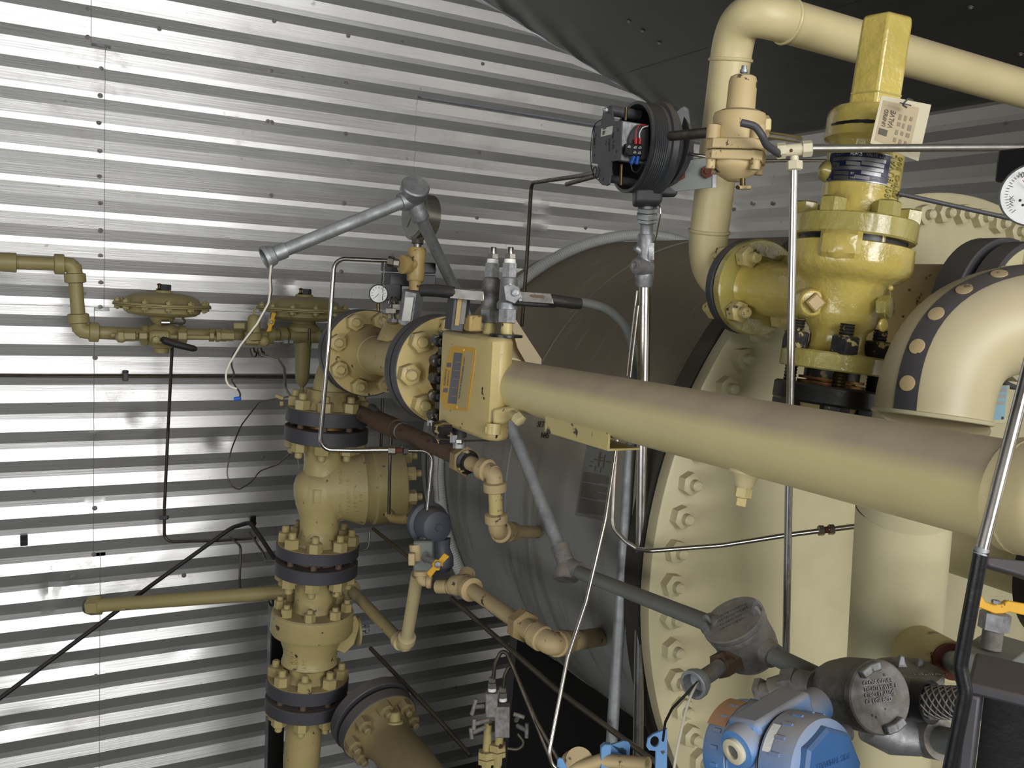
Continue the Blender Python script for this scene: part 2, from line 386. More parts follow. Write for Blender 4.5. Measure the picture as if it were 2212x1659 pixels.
# screws in the wall, each a screw head with washer
sg = G().lathe((0, 0, 0), EZ, [(0, .010), (.0015, .010), (.002, .0065)], 14).hexp((0, 0, .002), EZ, .009, .005)
screw_me = mesh('screw', sg, M['castdark'])
scr = [(190, 20), (190, 80), (219, 148), (217, 206), (214, 264), (216, 325), (215, 380), (217, 438), (217, 498), (217, 553), (218, 611), (217, 664), (206, 773), (204, 936), (205, 1098), (203, 1199), (207, 1460),
       (592, 45), (586, 154), (580, 262), (588, 264), (587, 422), (752, 77), (748, 180), (748, 289), (745, 439), (737, 587), (1043, 137), (1040, 234), (1036, 330), (1032, 470), (1267, 492),
       (398, 1244), (158, 1247), (568, 987), (344, 62), (390, 700)]
for x, y in scr:
    p = PY(x, y, YG); p.y = YG-corr(p.z, PH)-.0015
    inst('screw', screw_me, wb, p, -EY, random.random())
# right-hand side wall
wr = bpy.data.objects.new('wall_right', None); COL.objects.link(wr); wr.location = (XR, 0, ZF); tag(wr, 'bare ribbed aluminium side wall behind the relief valve', kind='structure')
pr = PX(1640, 432, XR).z
for (a, b) in ((YF_, -1.0), (-1.0, 1.9), (1.9, YG)):
    obj('sheet', corr_sheet((XR, 0, 0), EY, EZ, -EX, a, b+.015, ZF, ZE+.06, .5, ph=-pr % PITCHR), M['sheety'], wr, ang=12)
for x, y in ((1585, 452), (1624, 439), (1668, 439)):
    p = PX(x, y, XR); inst('screw', screw_me, wr, p-EX*.001, -EX, random.random())
def shell(name, c, sx, sy, sz, mat, label=None):
    return obj(name, G().box(c, EX, EY, EZ, sx, sy, sz), mat, label=label, kind='structure')
floor = shell('floor', (.39, -.3, ZF-.05), 6.2, 8.6, .1, M['conc'], 'dark floor below the vessel')
wl = bpy.data.objects.new('wall_left', None); COL.objects.link(wl); wl.location = (XL, 0, ZF); tag(wl, kind='structure')
obj('sheet', corr_sheet((XL, 0, 0), EY, EZ, EX, YF_, -1.4, ZF, ZE, 1), M['wallpaint'], wl, ang=12)
obj('sheet', corr_sheet((XL, 0, 0), EY, EZ, EX, 1.0, YG, ZF, ZE, 1), M['wallpaint'], wl, ang=12)
obj('sheet', corr_sheet((XL, 0, 0), EY, EZ, EX, -1.4, 1.0, .1, ZE, 1), M['wallpaint'], wl, ang=12)
wf = bpy.data.objects.new('wall_front', None); COL.objects.link(wf); wf.location = (0, YF_, ZF); tag(wf, kind='structure')
for a, b, c_, d in ((XL, -1.55, ZF, 3), (2.95, XR, ZF, 3), (-1.55, -.55, -1.2, .75), (1.55, 2.95, -1.2, .75)):
    obj('sheet', corr_sheet((0, YF_, 0), EX, EZ, EY, a, b, c_, d, .1, top=roofz), M['wallpaint'], wf, ang=12)
obj('sheet', corr_sheet((0, YF_, 0), EX, EZ, EY, -1.55, 2.95, ZF, -.78, 1), M['slate'], wf, ang=12)  # unseen lower panel, darkened so the end wall reflects less light
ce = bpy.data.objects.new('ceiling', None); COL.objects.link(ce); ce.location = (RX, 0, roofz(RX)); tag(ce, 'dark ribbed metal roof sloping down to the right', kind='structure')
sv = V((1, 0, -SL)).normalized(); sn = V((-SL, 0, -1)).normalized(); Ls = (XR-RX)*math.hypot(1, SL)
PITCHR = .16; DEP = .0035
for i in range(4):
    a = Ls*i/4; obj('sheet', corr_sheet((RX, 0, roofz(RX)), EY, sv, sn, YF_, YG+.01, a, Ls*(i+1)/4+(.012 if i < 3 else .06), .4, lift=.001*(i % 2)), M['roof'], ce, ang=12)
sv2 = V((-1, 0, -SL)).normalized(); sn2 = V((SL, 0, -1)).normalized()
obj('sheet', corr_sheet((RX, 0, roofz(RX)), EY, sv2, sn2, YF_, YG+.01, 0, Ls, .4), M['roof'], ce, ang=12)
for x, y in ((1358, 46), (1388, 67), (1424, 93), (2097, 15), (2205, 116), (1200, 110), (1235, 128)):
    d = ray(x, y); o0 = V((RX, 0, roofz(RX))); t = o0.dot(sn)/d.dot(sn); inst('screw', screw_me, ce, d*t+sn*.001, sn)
# black steel post of the skid behind the valve column
t = thing('steel_post', PY(592, 1640, 3.1), 'black steel post standing behind the lower flanged valve column', 'post')
a, b = PY(598, 1290, 3.15), PY(590, 1700, 3.15); a.x = b.x
b.z = ZF
g = G().box((a+b)/2, EX, EY, EZ, .058, .05, (a-b).length)
obj('post_body', g, M['black'], t, bevel=.003)
# ================================================================ shared nut shapes
def nut_g(af, h, sr, sl, ch=.10):
    g = G().hexp((0, 0, 0), EZ, af, h, ch); g.lathe((0, 0, h*.9), EZ, [(0, sr), (sl, sr), (sl+sr*.3, sr*.72)], 14); return g
NUT = {k: mesh('nut', nut_g(.044, .032, .0125, .020), M[k]) for k in ('cream', 'stack', 'psv', 'pale')}
NUTL = mesh('nut', nut_g(.046, .034, .0145, .010), M['buff'])
def nuts(me, par, c, ax, R, n, ph, name='nut', skip=(), sc=1):
    u, w_, a = frame(ax)
    for i in range(n):
        if i in skip: continue
        q = 2*math.pi*(i+ph)/n; inst(name, me, par, V(c)+(u*math.cos(q)+w_*math.sin(q))*R, ax, random.random()*1.0, sc)
def at_x(A, B, x):
    """point of the line A-B that stands at picture column x"""
    A, B = V(A), V(B); lo, hi = -3.0, 3.0
    k = (x-CX)/F; n = RT-FW*k; d = B-A; return A-d*(A.dot(n)/d.dot(n))
def at_y(A, B, y):
    A, B = V(A), V(B); k = -(y-CY)/F; n = UP-FW*k; d = B-A; return A-d*(A.dot(n)/d.dot(n))

# ================================================================ the horizontal pressure vessel
ves = thing('pressure_vessel', (VC.x, 2.3, -1.45), 'big horizontal grey vessel lying against the end wall, closed by a bolted cream cover', 'vessel')
def vesmat():
    mt, nt, b = newmat('vessel_paint'); L = nt.links.new
    mp = N(nt, 'ShaderNodeMapping'); mp.inputs['Scale'].default_value = (3.2, 6.5, .9); L(pos(nt), mp.inputs[0])
    s = ramp(nt, noise(nt, 1.3, 5, .6, mp.outputs[0]), [(.52, 0), (.60, 1)])
    c = mix(nt, mth(nt, 'MULTIPLY', s, .55), lin((146, 147, 146)), lin((106, 101, 80)))
    u = ramp(nt, upness(nt), [(-.05, 0), (.35, 1)]); k = ramp(nt, noise(nt, 6, 6, .65), [(.2, .75), (.7, 1)])
    mp2 = N(nt, 'ShaderNodeMapping'); mp2.inputs['Scale'].default_value = (3, 16, 3); mp2.inputs['Rotation'].default_value = (0, .3, .5); L(pos(nt), mp2.inputs[0])
    sc_ = ramp(nt, noise(nt, 1.6, 4, .6, mp2.outputs[0]), [(.60, 0), (.68, .45)])
    dc = mix(nt, sc_, lin((158, 144, 122)), lin((184, 175, 158)))
    c = mix(nt, mth(nt, 'MULTIPLY', u, k), c, dc); L(c, b.inputs['Base Color'])
    L(mth(nt, 'ADD', mth(nt, 'MULTIPLY', u, .35), .38), b.inputs['Roughness']); bump(nt, b, noise(nt, 12, 5), .12, .004); return mt
M['vessel'] = vesmat()
pf = [(1.57, VR), (2.96, VR)]
for i in range(1, 13):
    q = math.pi/2*i/12; pf.append((2.96+.42*math.sin(q), max(.001, VR*math.cos(q))))
obj('shell', G().lathe(VC, EY, pf, 128), M['vessel'], ves, ang=60)
for yy in (2.96, 2.35): obj('weld_seam', G().ring(VC+EY*yy, EY, VR, .0035, 96, 6), M['vessel'], ves)
obj('rim_flange', G().lathe(VC, EY, [(1.545, .905), (1.55, .915), (1.60, .915), (1.605, .905), (1.61, VR)], 128), M['rim'], ves, ang=50, label='dark rust-edged flange rim behind the cream cover')
cov = obj('cover_plate', G().lathe(VC, EY, [(1.502, .912), (1.506, .918), (1.536, .918), (1.54, .914)], 128), M['pale'], ves, ang=50, label='flat round cream cover')
cnut = mesh('nut', nut_g(.045, .026, .0125, .016, .14), M['pale'])
for i in range(72):
    q = 2*math.pi*(i+.12)/72; x, z = VC.x+math.cos(q)*.8666, VC.z+math.sin(q)*.8666
    inst('nut', cnut, cov, (x, 1.503, z), -EY, random.random())
# operating sheet glued on the shell, and the pen note above it
def patch(c4, nx, ny, R, lift=.001):
    g = G(); vs = []
    for j in range(ny+1):
        for i in range(nx+1):
            a, b = i/nx, j/ny; x = (c4[0][0]*(1-a)+c4[1][0]*a)*(1-b)+(c4[3][0]*(1-a)+c4[2][0]*a)*b
            y = (c4[0][1]*(1-a)+c4[1][1]*a)*(1-b)+(c4[3][1]*(1-a)+c4[2][1]*a)*b; vs.append(PC(x, y, R+lift))
    fs = [(j*(nx+1)+i, j*(nx+1)+i+1, (j+1)*(nx+1)+i+1, (j+1)*(nx+1)+i) for j in range(ny) for i in range(nx)]
    return g.add(vs, fs)
q0, q1, q2, q3 = (1268, 955), (1334, 968), (1310, 1126), (1242, 1113)
shp = thing('instruction_sheet', PC(1276, 1118, VR+.001), 'grey printed instruction sheet glued to the vessel shell beside the bright upright conduit', 'label')
obj('paper', patch((q0, q1, q2, q3), 6, 8, VR), M['paper'], shp)
def bil(a, b): return tuple((q0[k]*(1-a)+q1[k]*a)*(1-b)+(q3[k]*(1-a)+q2[k]*a)*b for k in (0, 1))
lg = G()
for i in range(34):
    b = .40+i*.0165
    if i in (8, 21): continue
    e = .95 if i not in (7, 14, 20, 33) else random.uniform(.4, .7); s_ = patch((bil(.06, b), bil(e, b), bil(e, b+.008), bil(.06, b+.008)), 5, 1, VR, .002); lg.add(s_.v, s_.f)
for a, b, c_, d in ((.45, .10, .5, .30), (.42, .16, .62, .175), (.3, .2, .62, .215), (.38, .29, .58, .37), (.62, .12, .65, .3), (.7, .2, .85, .215), (.2, .24, .3, .255), (.18, .3, .28, .315)):
    s_ = patch((bil(a, b), bil(c_, b), bil(c_, d), bil(a, d)), 2, 2, VR, .002)
    if (d-b) > .05:
        for e0, e1 in ((a, a+.025), (c_-.025, c_)): s2 = patch((bil(e0, b), bil(e1, b), bil(e1, d), bil(e0, d)), 1, 3, VR, .002); lg.add(s2.v, s2.f)
    else: lg.add(s_.v, s_.f)
obj('print', lg, M['ink'], shp)
def pentext(body, x0, y0, x1, y1, size, mat, par, name='lettering'):
    a, b = PC(x0, y0, VR+.002), PC(x1, y1, VR+.002); n = V((a.x-VC.x, 0, a.z-VC.z)).normalized(); ux = (b-a).normalized(); uy = n.cross(ux)
    return text(name, body, a+n*.001, ux, uy, size, mat, par, .0004)
pentext('INHALCO MODEL C2', 1270, 962, 1334, 974, .0125, M['ink2'], shp)
nt_ = thing('pen_note', PC(1170, 940, VR+.001), 'handwritten pen note SET AT on the grey vessel shell under the long cream pipe', 'writing')
pentext('SET AT  550', 1160, 922, 1240, 926, .024, M['ink2'], nt_); pentext('N4S', 1168, 946, 1240, 950, .024, M['ink2'], nt_)
# grey ribbed hose girdling the vessel
R_ = VR+.024; path = []; q = math.radians(62)
while q < math.radians(216): path.append(V((VC.x+R_*math.cos(q), 2.80+.02*math.sin(3*q), VC.z+R_*math.sin(q)))); q += .0052
obj('corrugated_hose', G().sweep(path, .021, 14, lambda i, n: .0215 if i % 2 else .0185), M['hose'], label='pale grey corrugated hose wrapped around the big vessel shell', cat='hose', ang=20)
# saddle under the vessel
sd = thing('vessel_saddle', (2.1, 2.6, ZF), 'dark steel saddle plate carrying the big vessel', 'saddle')
g = G(); pts = [(1.45, ZF), (2.8, ZF)]+[(VC.x+(VR+.005)*math.cos(math.radians(a)), VC.z+(VR+.005)*math.sin(math.radians(a))) for a in range(-40, -141, -5)]
g.ext((0, 2.55, 0), EX, EZ, pts, .05, EY); obj('saddle_plate', g, M['black'], sd)

# ================================================================ meter run: the long cream pipe, the orifice fitting and the flanged spool
MA, MB = P(1130, 836, 1.83), P(2110, 1049, .91); MD = (MA-MB).normalized()
def ml(x): return at_x(MA, MB, x)
pipe = thing('meter_pipe', ml(2150), 'long dusty cream pipe crossing the picture from the box-shaped fitting to the right edge', 'pipe')
TR = .0515
a, b = ml(1098), ml(2240); L = (a-b).length
g = G().lathe(b, MD, [(0, TR), (L, TR)], 64)
obj('pipe_wall', g, M['tube'], pipe, ang=60)
e = ml(2240)
g = G(); g.sweep([e+MD*.02, e, e-MD*.05+EX*.012, e-MD*.085+EX*.045, e-MD*.1+EX*.1, e-MD*.1+EX*.2], TR*1.09, 32)
obj('elbow', g, M['cream'], pipe, ang=60); 
for xx in (2222, 1098): obj('weld_bead', G().ring(ml(xx), MD, TR+.0015, .0037, 48, 8), M['cream'], pipe)
w_ = PY(2166, 1080, 1); wp = ml(2166); obj('paint_scrape', G().ball(wp+(-wp).normalized()*TR*.99+EZ*-.004, .0045, 10, 6), M['slate'], pipe, label='dark bare spot beside the weld')
# branch outlet with plug under the pipe
pt = ml(1625); dn = (P(1605, 1100, 1.3)-P(1618, 1010, 1.3)); dn = (dn-MD*dn.dot(MD)).normalized(); 
D_ = pt.dot(FW); k = D_/F
g = G().lathe(pt, dn, [(.035, 40*k), (.050, 37*k), (78*k, 33*k), (92*k, 24*k), (104*k, 22*k), (110*k, 18*k), (112*k, 17*k)], 32)
br = obj('branch_outlet', g, M['cream'], pipe); obj('square_plug', G().hexp(pt+dn*112*k, dn, 34*k, 22*k).hexp(pt+dn*134*k, dn, 20*k, 18*k, n=4), M['cream_chip'], br)
# angle iron tab welded under the pipe
a1, a2 = ml(1215), ml(1356); uu = (a2-a1).normalized(); nn = uu.cross(EZ).normalized(); nn = nn if nn.x < 0 else -nn
d1 = a1.dot(FW)/F
g = G().box((a1+a2)/2+nn*TR*.62-EZ*(TR*.98+.002), uu, nn, EZ, (a2-a1).length, .004, .030)
g.box((a1+a2)/2+nn*(TR*.62-.03)-EZ*(TR*.98+.016), uu, nn, EZ, (a2-a1).length, .062, .004)
obj('angle_tab', g, M['cream_chip'], pipe, bevel=.0006, label='short cream angle-iron tab under the pipe, rusty at its edges')

# ---- orifice fitting body
fit = thing('orifice_fitting', V((.92, 1.7, -.33)), 'box-shaped cream orifice fitting with an orange nameplate, at the left end of the long pipe', 'fitting')
bxc = V((.92, 1.695, -.208)); by0, by1 = 1.555, 1.83
g = G(); hh = .107; rr_ = .012
g.ext((0, 0, -.3125), EX, EY, [(.83, 1.83), (.83, 1.615), (.836, 1.592), (.858, 1.580), (.882, 1.592), (.93, 1.69), (.985, 1.83)], .211, EZ)
obj('body_box', g, M['buff'], fit, bevel=.009)
s0 = ml(1068); Ln = (s0-ml(1099)).length
g = G().lathe(s0+MD*.045, -MD, [(0, .070), (.020, .0715), (.032, .0705), (.045, .0665), (.060, .0615), (.075, .0595), (.077, .0615), (.080, .0615), (.082, .0590), (.045+Ln, .0540)], 48, caps=False)
obj('neck', g, M['tube'], fit, ang=50)
# dark joint strip with studs between body and flange
g = G().box((.925, 1.852, -.21), EX, EY, EZ, .165, .044, .208); obj('cover_joint', g, M['blackchip'], fit, bevel=.004, label='black flaking bolted joint strip')
for zz in (-.13, -.175, -.215, -.255, -.300):
    o = V((.838, 1.85, zz)); big = zz in (-.175, -.255, -.13, -.300)
    g = G().lathe(o+EY*.030, -EY, [(0, .0135), (.026, .0135), (.028, .011)], 12).lathe(o+EY*.01, -EY, [(0, .008), (.028, .008)], 10)
    obj('joint_stud', g, M['blackchip'], fit)
# flange of the fitting and its mate (flange B)
FB = ml(968); 
def flange(par, c, ax, R, th, face, rim, hubs=(), n=8, ph=.5, nutme=None, bc=.79, nm='flange', gsc=1, ho=None):
    g = G().lathe(c, ax, [(0, R-.002), (.002, R), (th-.002, R), (th, R-.002)], 64); f_ = obj(nm, g, rim, par, ang=30)
    obj('flange_face', G().lathe(V(c)-V(ax).normalized()*.0012, ax, [(0, R-.004), (.0015, R-.003)], 64), face, f_)
    if nutme: nuts(nutme, f_, V(c)-V(ax).normalized()*.001, -V(ax), R*bc, n, ph, sc=gsc)
    return f_
flange(fit, FB, MD, .136, .038, M['buff'], M['slate'], nutme=NUTL, ph=.1)
g = G().lathe(FB-MD*.045, MD, [(0, .068), (.02, .070), (.045, .086)], 40, caps=False); obj('hub', g, M['buff'], fit)
sp = thing('flanged_spool', ml(830), 'short cream flanged pipe spool between the box-shaped fitting and the elbow', 'pipe')
f1 = FB+MD*.050; flange(sp, f1+MD*.034, -MD, .136, .034, M['slate'], M['slate'])
obj('gasket', G().lathe(FB+MD*.036, MD, [(0, .10), (.02, .10)], 48), M['redrust'], sp, label='rust-coloured gasket ring')
FA = ml(795); Ls_ = (FA-f1).length-.034
g = G().lathe(f1+MD*.034, MD, [(0, .085), (.03, .072), (.06, .060), (.075, .0565), (Ls_-.085, .0565), (Ls_-.07, .060), (Ls_-.035, .075), (Ls_-.01, .088), (Ls_, .092)], 48)
obj('pipe_wall', g, M['buff'], sp, ang=60); obj('weld_bead', G().ring(f1+MD*(.034+Ls_-.082), MD, .0565, .003, 48, 8), M['buff'], sp)
flange(sp, FA, MD, .136, .040, M['buff'], M['slate'], nutme=NUTL, ph=.62)
# threaded outlet on the spool carrying the gauge valve
so = at_x(MA, MB, 846); up_ = V((-.02, 0, 1)).normalized(); so0 = so
k2 = so.dot(FW)/F
obj('threaded_outlet', G().lathe(so+EZ*.045, P(848, 690, 2.5)-P(838, 740, 2.5), [(0, 34*k2), (18*k2, 30*k2), (44*k2, 24*k2), (46*k2, 20*k2), (58*k2, 20*k2)], 32), M['buff'], sp)

# ================================================================ valve column on the left
SA, SB = P(708, 900, 3.0), P(652, 1640, 3.12); SD = (SA-SB).normalized()   # SD points up the column
def st(y): return at_y(SA, SB, y)
def sprof(ys, base):
    """[(y, r_px)] along the column, measured down from picture row base"""
    o = st(base); k = o.dot(FW)/F; return o, [((st(y)-o).length*(1 if y >= base else -1), r*st(y).dot(FW)/F) for y, r in ys]
def slathe(ys, n=48, g=None):
    g = g or G(); o, pr = sprof(ys, ys[0][0]); return g.lathe(o, -SD, pr, n)
def pair(par, y0, y1, y2, y3, R, face, rust=True, nlow=True, nuts_up=True, nme=None, ph=.5, copper=False):
    """two facing flanges, rows y0-y1 and y2-y3, with studs and nuts"""
    nme = nme or NUT['stack']; k = st(y0).dot(FW)/F
    f_ = obj('flange', slathe([(y0, R-2), (y0+1.2, R), (y1-1, R), (y1, R-2)], 64), M['slate'], par, ang=30)
    obj('flange_face', slathe([(y0-.6, R-3), (y0+.3, R-2)], 64), face, f_)
    l_ = obj('flange', slathe([(y2, R-2), (y2+1.2, R), (y3-1, R), (y3, R-2)], 64), M['slate'], par, ang=30)
    obj('gasket', slathe([(y1-1, R*.62), (y2+1, R*.62)], 40), M['copper'] if copper else M['rust'], l_)
    u, w2, a = frame(SD)
    for i in range(8):
        q = 2*math.pi*(i+ph)/8; d = (u*math.cos(q)+w2*math.sin(q))*R*.80*k
        inst('nut', nme, f_, st(y0-.5)+d, SD, random.random()); inst('nut', nme, l_, st(y3)+d, -SD, random.random())
        obj('stud', G().cyl(st(y1-2)+d, st(y2+2)+d, .011, n=10), M['rust'], l_)
    return f_, l_
col = M['stack']
# elbow from the spool down to the column
el = thing('flanged_elbow', st(880), 'cream flanged elbow turning down from the spool into the valve column', 'pipe elbow')
f2 = FA+MD*.052; flange(el, f2+MD*.038, -MD, .136, .036, M['slate'], M['slate'])
obj('gasket', G().lathe(FA+MD*.038, MD, [(0, .095), (.02, .095)], 48), M['redrust'], el)
e0 = f2+MD*.05; top = st(868); 
g = G(); pth = []
c0, c3 = e0, top; c1 = e0+MD*.13; c2 = top+SD*.13
for i in range(17):
    t_ = i/16; pth.append(c0*(1-t_)**3+c1*3*t_*(1-t_)**2+c2*3*t_*t_*(1-t_)+c3*t_**3)
g.sweep(pth, .058, 32); obj('bend', g, M['stack'], el, ang=60)
obj('hub', slathe([(846, 46), (862, 50), (874, 58), (881, 64)]), M['stack'], el)
g = slathe([(842, 46), (845, 47.5), (848, 46)], 48); obj('weld_bead', g, M['stack'], el)
# check valve
cv = thing('check_valve', st(1172), 'cream swing check valve with raised cast lettering and a round bolted bonnet on its right', 'valve')
pair(cv, 881, 911, 921, 951, 89, M['stack'], copper=True)
obj('neck', slathe([(950, 60), (962, 52), (975, 46), (1000, 43), (1030, 44), (1040, 52)]), col, cv, ang=60)
bd = G()
o = st(1062); kk = o.dot(FW)/F
for i, (x, y, r) in enumerate(()): pass
bd.lathe(st(1020), -SD, [(t*kk, r*kk) for t, r in ((-2, 30), (2, 44), (14, 52), (30, 57), (50, 58), (72, 54), (92, 46), (110, 42), (136, 41), (150, 46), (158, 56))], 48)
obj('valve_body', bd, col, cv, ang=60)
bx = V((.985, -.16, .04)).normalized()
oo = st(1056)+SD*.0
obj('side_chamber', G().lathe(oo, bx, [(t*kk, r*kk) for t, r in ((-60, 1), (-59, 16), (-54, 30), (-40, 43), (0, 57), (20, 64), (50, 72), (72, 80), (84, 84), (90, 80), (104, 81), (108, 85), (168, 85), (172, 82))], 56), col, cv, ang=40)
nuts(NUT['stack'], cv, oo+bx*172*kk, bx, 66*kk, 8, .3)
# raised cast lettering on the body, reading down the column
oo_c = oo; la = st(1050); vv = (-la).normalized(); vv = (vv-SD*vv.dot(SD)).normalized(); rt = (-SD).cross(vv).normalized()
for body, tt_, R_, sz in (('MADE IN CANADA', 27, 66.6, .023), ('STREAM-FLO', 42, 70.8, .020), ('CRN 09', 55, 75.2, .020), ('4-9', 66, 79.2, .016)):
    n_ = len(body); v3 = (vv-bx*vv.dot(bx)).normalized(); dwn_ = bx.cross(v3); dwn_ = dwn_ if dwn_.dot(SD) < 0 else -dwn_
    for j, ch_ in enumerate(body):
        if ch_ == ' ': continue
        an = ((j-n_/2)*sz*.62+.012)/(R_*kk); rd_ = v3*math.cos(an)+dwn_*math.sin(an); tg_ = dwn_*math.cos(an)-v3*math.sin(an)
        text('cast_letter', ch_, oo_c+bx*tt_*kk+rd_*R_*kk, tg_, bx, sz, col, cv, .0022, sx=.86)
o_ = st(1060)+rt*10*kk+vv*57.5*kk; g = G()
for s_ in (-1, 1): g.box(o_+SD*s_*14*kk, rt, SD, vv, 16*kk, .0015, .003); g.box(o_+rt*s_*7.5*kk, rt, SD, vv, .0015, 28*kk, .003)
obj('cast_frame', g, col, cv)
pair(cv, 1173, 1197, 1210, 1237, 88, M['stack'])
# ball valve
bv = thing('ball_valve', st(1455), 'cream ball valve with a wide bolted collar and an oval operator plate on its right', 'valve')
obj('neck', slathe([(1236, 50), (1244, 43), (1262, 41), (1300, 41), (1318, 44), (1330, 50)]), col, bv, ang=60)
obj('collar', slathe([(1316, 84), (1319, 87), (1358, 88), (1364, 84)], 56), col, bv, ang=35)
u, w2, a = frame(SD)
nsm = mesh('nut', nut_g(.034, .028, .0105, .012), M['stack'])
for i in range(8):
    q = 2*math.pi*(i+.5)/8; inst('nut', nsm, bv, st(1316)+(u*math.cos(q)+w2*math.sin(q))*72*kk, SD, random.random())
obj('valve_body', slathe([(1363, 72), (1366, 66), (1385, 63), (1400, 57), (1412, 56), (1425, 58), (1428, 60), (1431, 54), (1436, 46), (1450, 44), (1468, 62)], 56), col, bv, ang=40)
la = st(1400); vv = (-la).normalized(); vv = (vv-SD*vv.dot(SD)).normalized(); rt = (-SD).cross(vv).normalized()
for body, dx, yy in (('SCC0163', 5, 1360), ('S0009', 19, 1366), ('WCB', 29, 1368)):
    o = st(yy+20)+rt*dx*kk+vv*(58*kk-.0005*dx); text('cast_lettering', body, o, -SD, rt, .021, col, bv, .003)
obj('operator_bracket', G().ext(st(1385)+vv*.01, bx, SD, [(.08, -.03), (.10, .04), (.145, .085), (.165, .05), (.15, -.02), (.12, -.05)], .018, vv), col, bv, bevel=.004)
op = V((1, -.1, 0)).normalized()
g = G().lathe(st(1375)+bx*.155, op, [(0, .02), (0.001, .05), (.008, .052), (.010, .046)], 28); obj('operator_plate', g, M['olive'], bv)
obj('operator_stem', G().cyl(st(1372)+bx*.155, st(1372)+bx*.20, .010, n=12).hexp(st(1372)+bx*.185, bx, .03, .012), M['cast'], bv)
pair(bv, 1461, 1488, 1501, 1527, 87, M['stack'])
lp = thing('riser_pipe', st(2000), 'cream riser pipe under the lowest flange pair of the valve column', 'pipe')
a = st(1526); b = st(1800); b2 = V((b.x, b.y, ZF)) 
obj('pipe_wall', G().lathe(a, (b-a), [(0, .085), (.03, .072), (.055, .062), ((b2-a).length*.999, .061)], 40), col, lp, ang=60)
# ================================================================ relief valve (upper right)
def axkit(A, B, D0=None):
    A, B = V(A), V(B); d = (A-B).normalized()
    def at(y): return at_y(A, B, y)
    def la(ys, n=48, g=None):
        g = g or G(); o = at(ys[0][0]); return g.lathe(o, -d, [((at(y)-o).length*(1 if y >= ys[0][0] else -1), max(1e-4, r*at(y).dot(FW)/F)) for y, r in ys], n)
    return d, at, la
VD, vt, vl = axkit(P(1907, 100, 1.66), P(1792, 840, 1.70))
rv = thing('relief_valve', vt(880), 'glossy yellow flanged relief valve with a tall six-sided cap and a dark nameplate', 'valve')
py, pg = M['psv'], M['psvg']; kv = vt(480).dot(FW)/F
o = vt(240); g = G(); k1 = o.dot(FW)/F
g.lathe(o, VD, [(0, 58*k1), ((vt(60)-o).length, 57*k1), ((vt(47)-o).length, 55*k1), ((vt(41)-o).length, 44*k1)], 6, V((-.72, -.69, 0)), flat=True)
cap = obj('cap', g, py, rv, bevel=.004)
obj('cap_band', G().lathe(vt(215), VD, [(0, 59*k1), (.003, 59*k1)], 6, V((-.72, -.69, 0)), flat=True), M['psvg'], cap)
obj('spring_bonnet', vl([(238, 60), (243, 84), (252, 91), (262, 92), (308, 91), (314, 84), (322, 79), (400, 79), (470, 78), (482, 84)], 56), py, rv, ang=40)
fl = obj('bonnet_flange', vl([(476, 126), (479, 129), (516, 129), (520, 126)], 64), pg, rv, ang=30)
obj('gap_ring', vl([(518, 112), (534, 112)], 48), M['black'], fl)
bd = obj('valve_body', vl([(532, 124), (535, 129), (575, 129), (590, 124), (603, 108), (611, 92), (622, 84), (680, 80), (700, 74), (714, 62), (726, 58), (742, 57), (757, 60), (768, 70)], 64), py, rv, ang=35)
obj('lower_flange', vl([(763, 108), (767, 112), (798, 112), (801, 109)], 56), pg, rv, ang=30)
obj('spacer', vl([(800, 58), (822, 58)], 40), M['blackchip'], rv); obj('shim_ring', vl([(818, 68), (823, 68), (824, 50), (826, 50), (827, 70), (833, 70)], 48), M['copper'], rv)
obj('base_flange', vl([(833, 111), (837, 116), (868, 116), (873, 112)], 56), M['black'], rv, ang=30, label='black flange under the relief valve')
obj('inlet_neck', vl([(872, 62), (905, 50), (960, 46), (1010, 46)], 32), M['cream_chip'], rv)
u, w2, a = frame(VD)
bn = mesh('bolt', nut_g(.042, .028, .003, .001, .14), M['psvg'])
for i in range(6):
    q = 2*math.pi*(i+.22)/6; inst('bolt', bn, fl, vt(477)+(u*math.cos(q)+w2*math.sin(q))*104*kv, VD, random.random())
    d = (u*math.cos(q)+w2*math.sin(q))*104*kv; obj('stud', G().cyl(vt(518)+d, vt(535)+d, .008, n=10), pg, fl)
kb = vt(780).dot(FW)/F
bnut = G().hexp((0, 0, 0), EZ, .046, .034, .1); bnut.lathe((0, 0, .03), EZ, [(i*.0028, .0135 if i % 2 else .0118) for i in range(10)], 16); NB = mesh('nut', bnut, M['blackchip'])
for i in range(4):
    q = 2*math.pi*(i+.02)/4+math.radians(50); d = (u*math.cos(q)+w2*math.sin(q))*86*kb
    inst('nut', NB, rv, vt(765)+d, VD, random.random())
    r0 = vt(765)+d; r1 = vt(880)+d; n = 34
    obj('threaded_rod', G().sweep([r0+(r1-r0)*i/n for i in range(n+1)], .012, 12, lambda i, n: .0125 if i % 2 else .0105), M['brass'] if d.dot(FW) < -.05 else M['black'], rv, ang=20)
    obj('nut', G().hexp(vt(873)+d, -VD, .046, .034), M['blackchip'], rv)
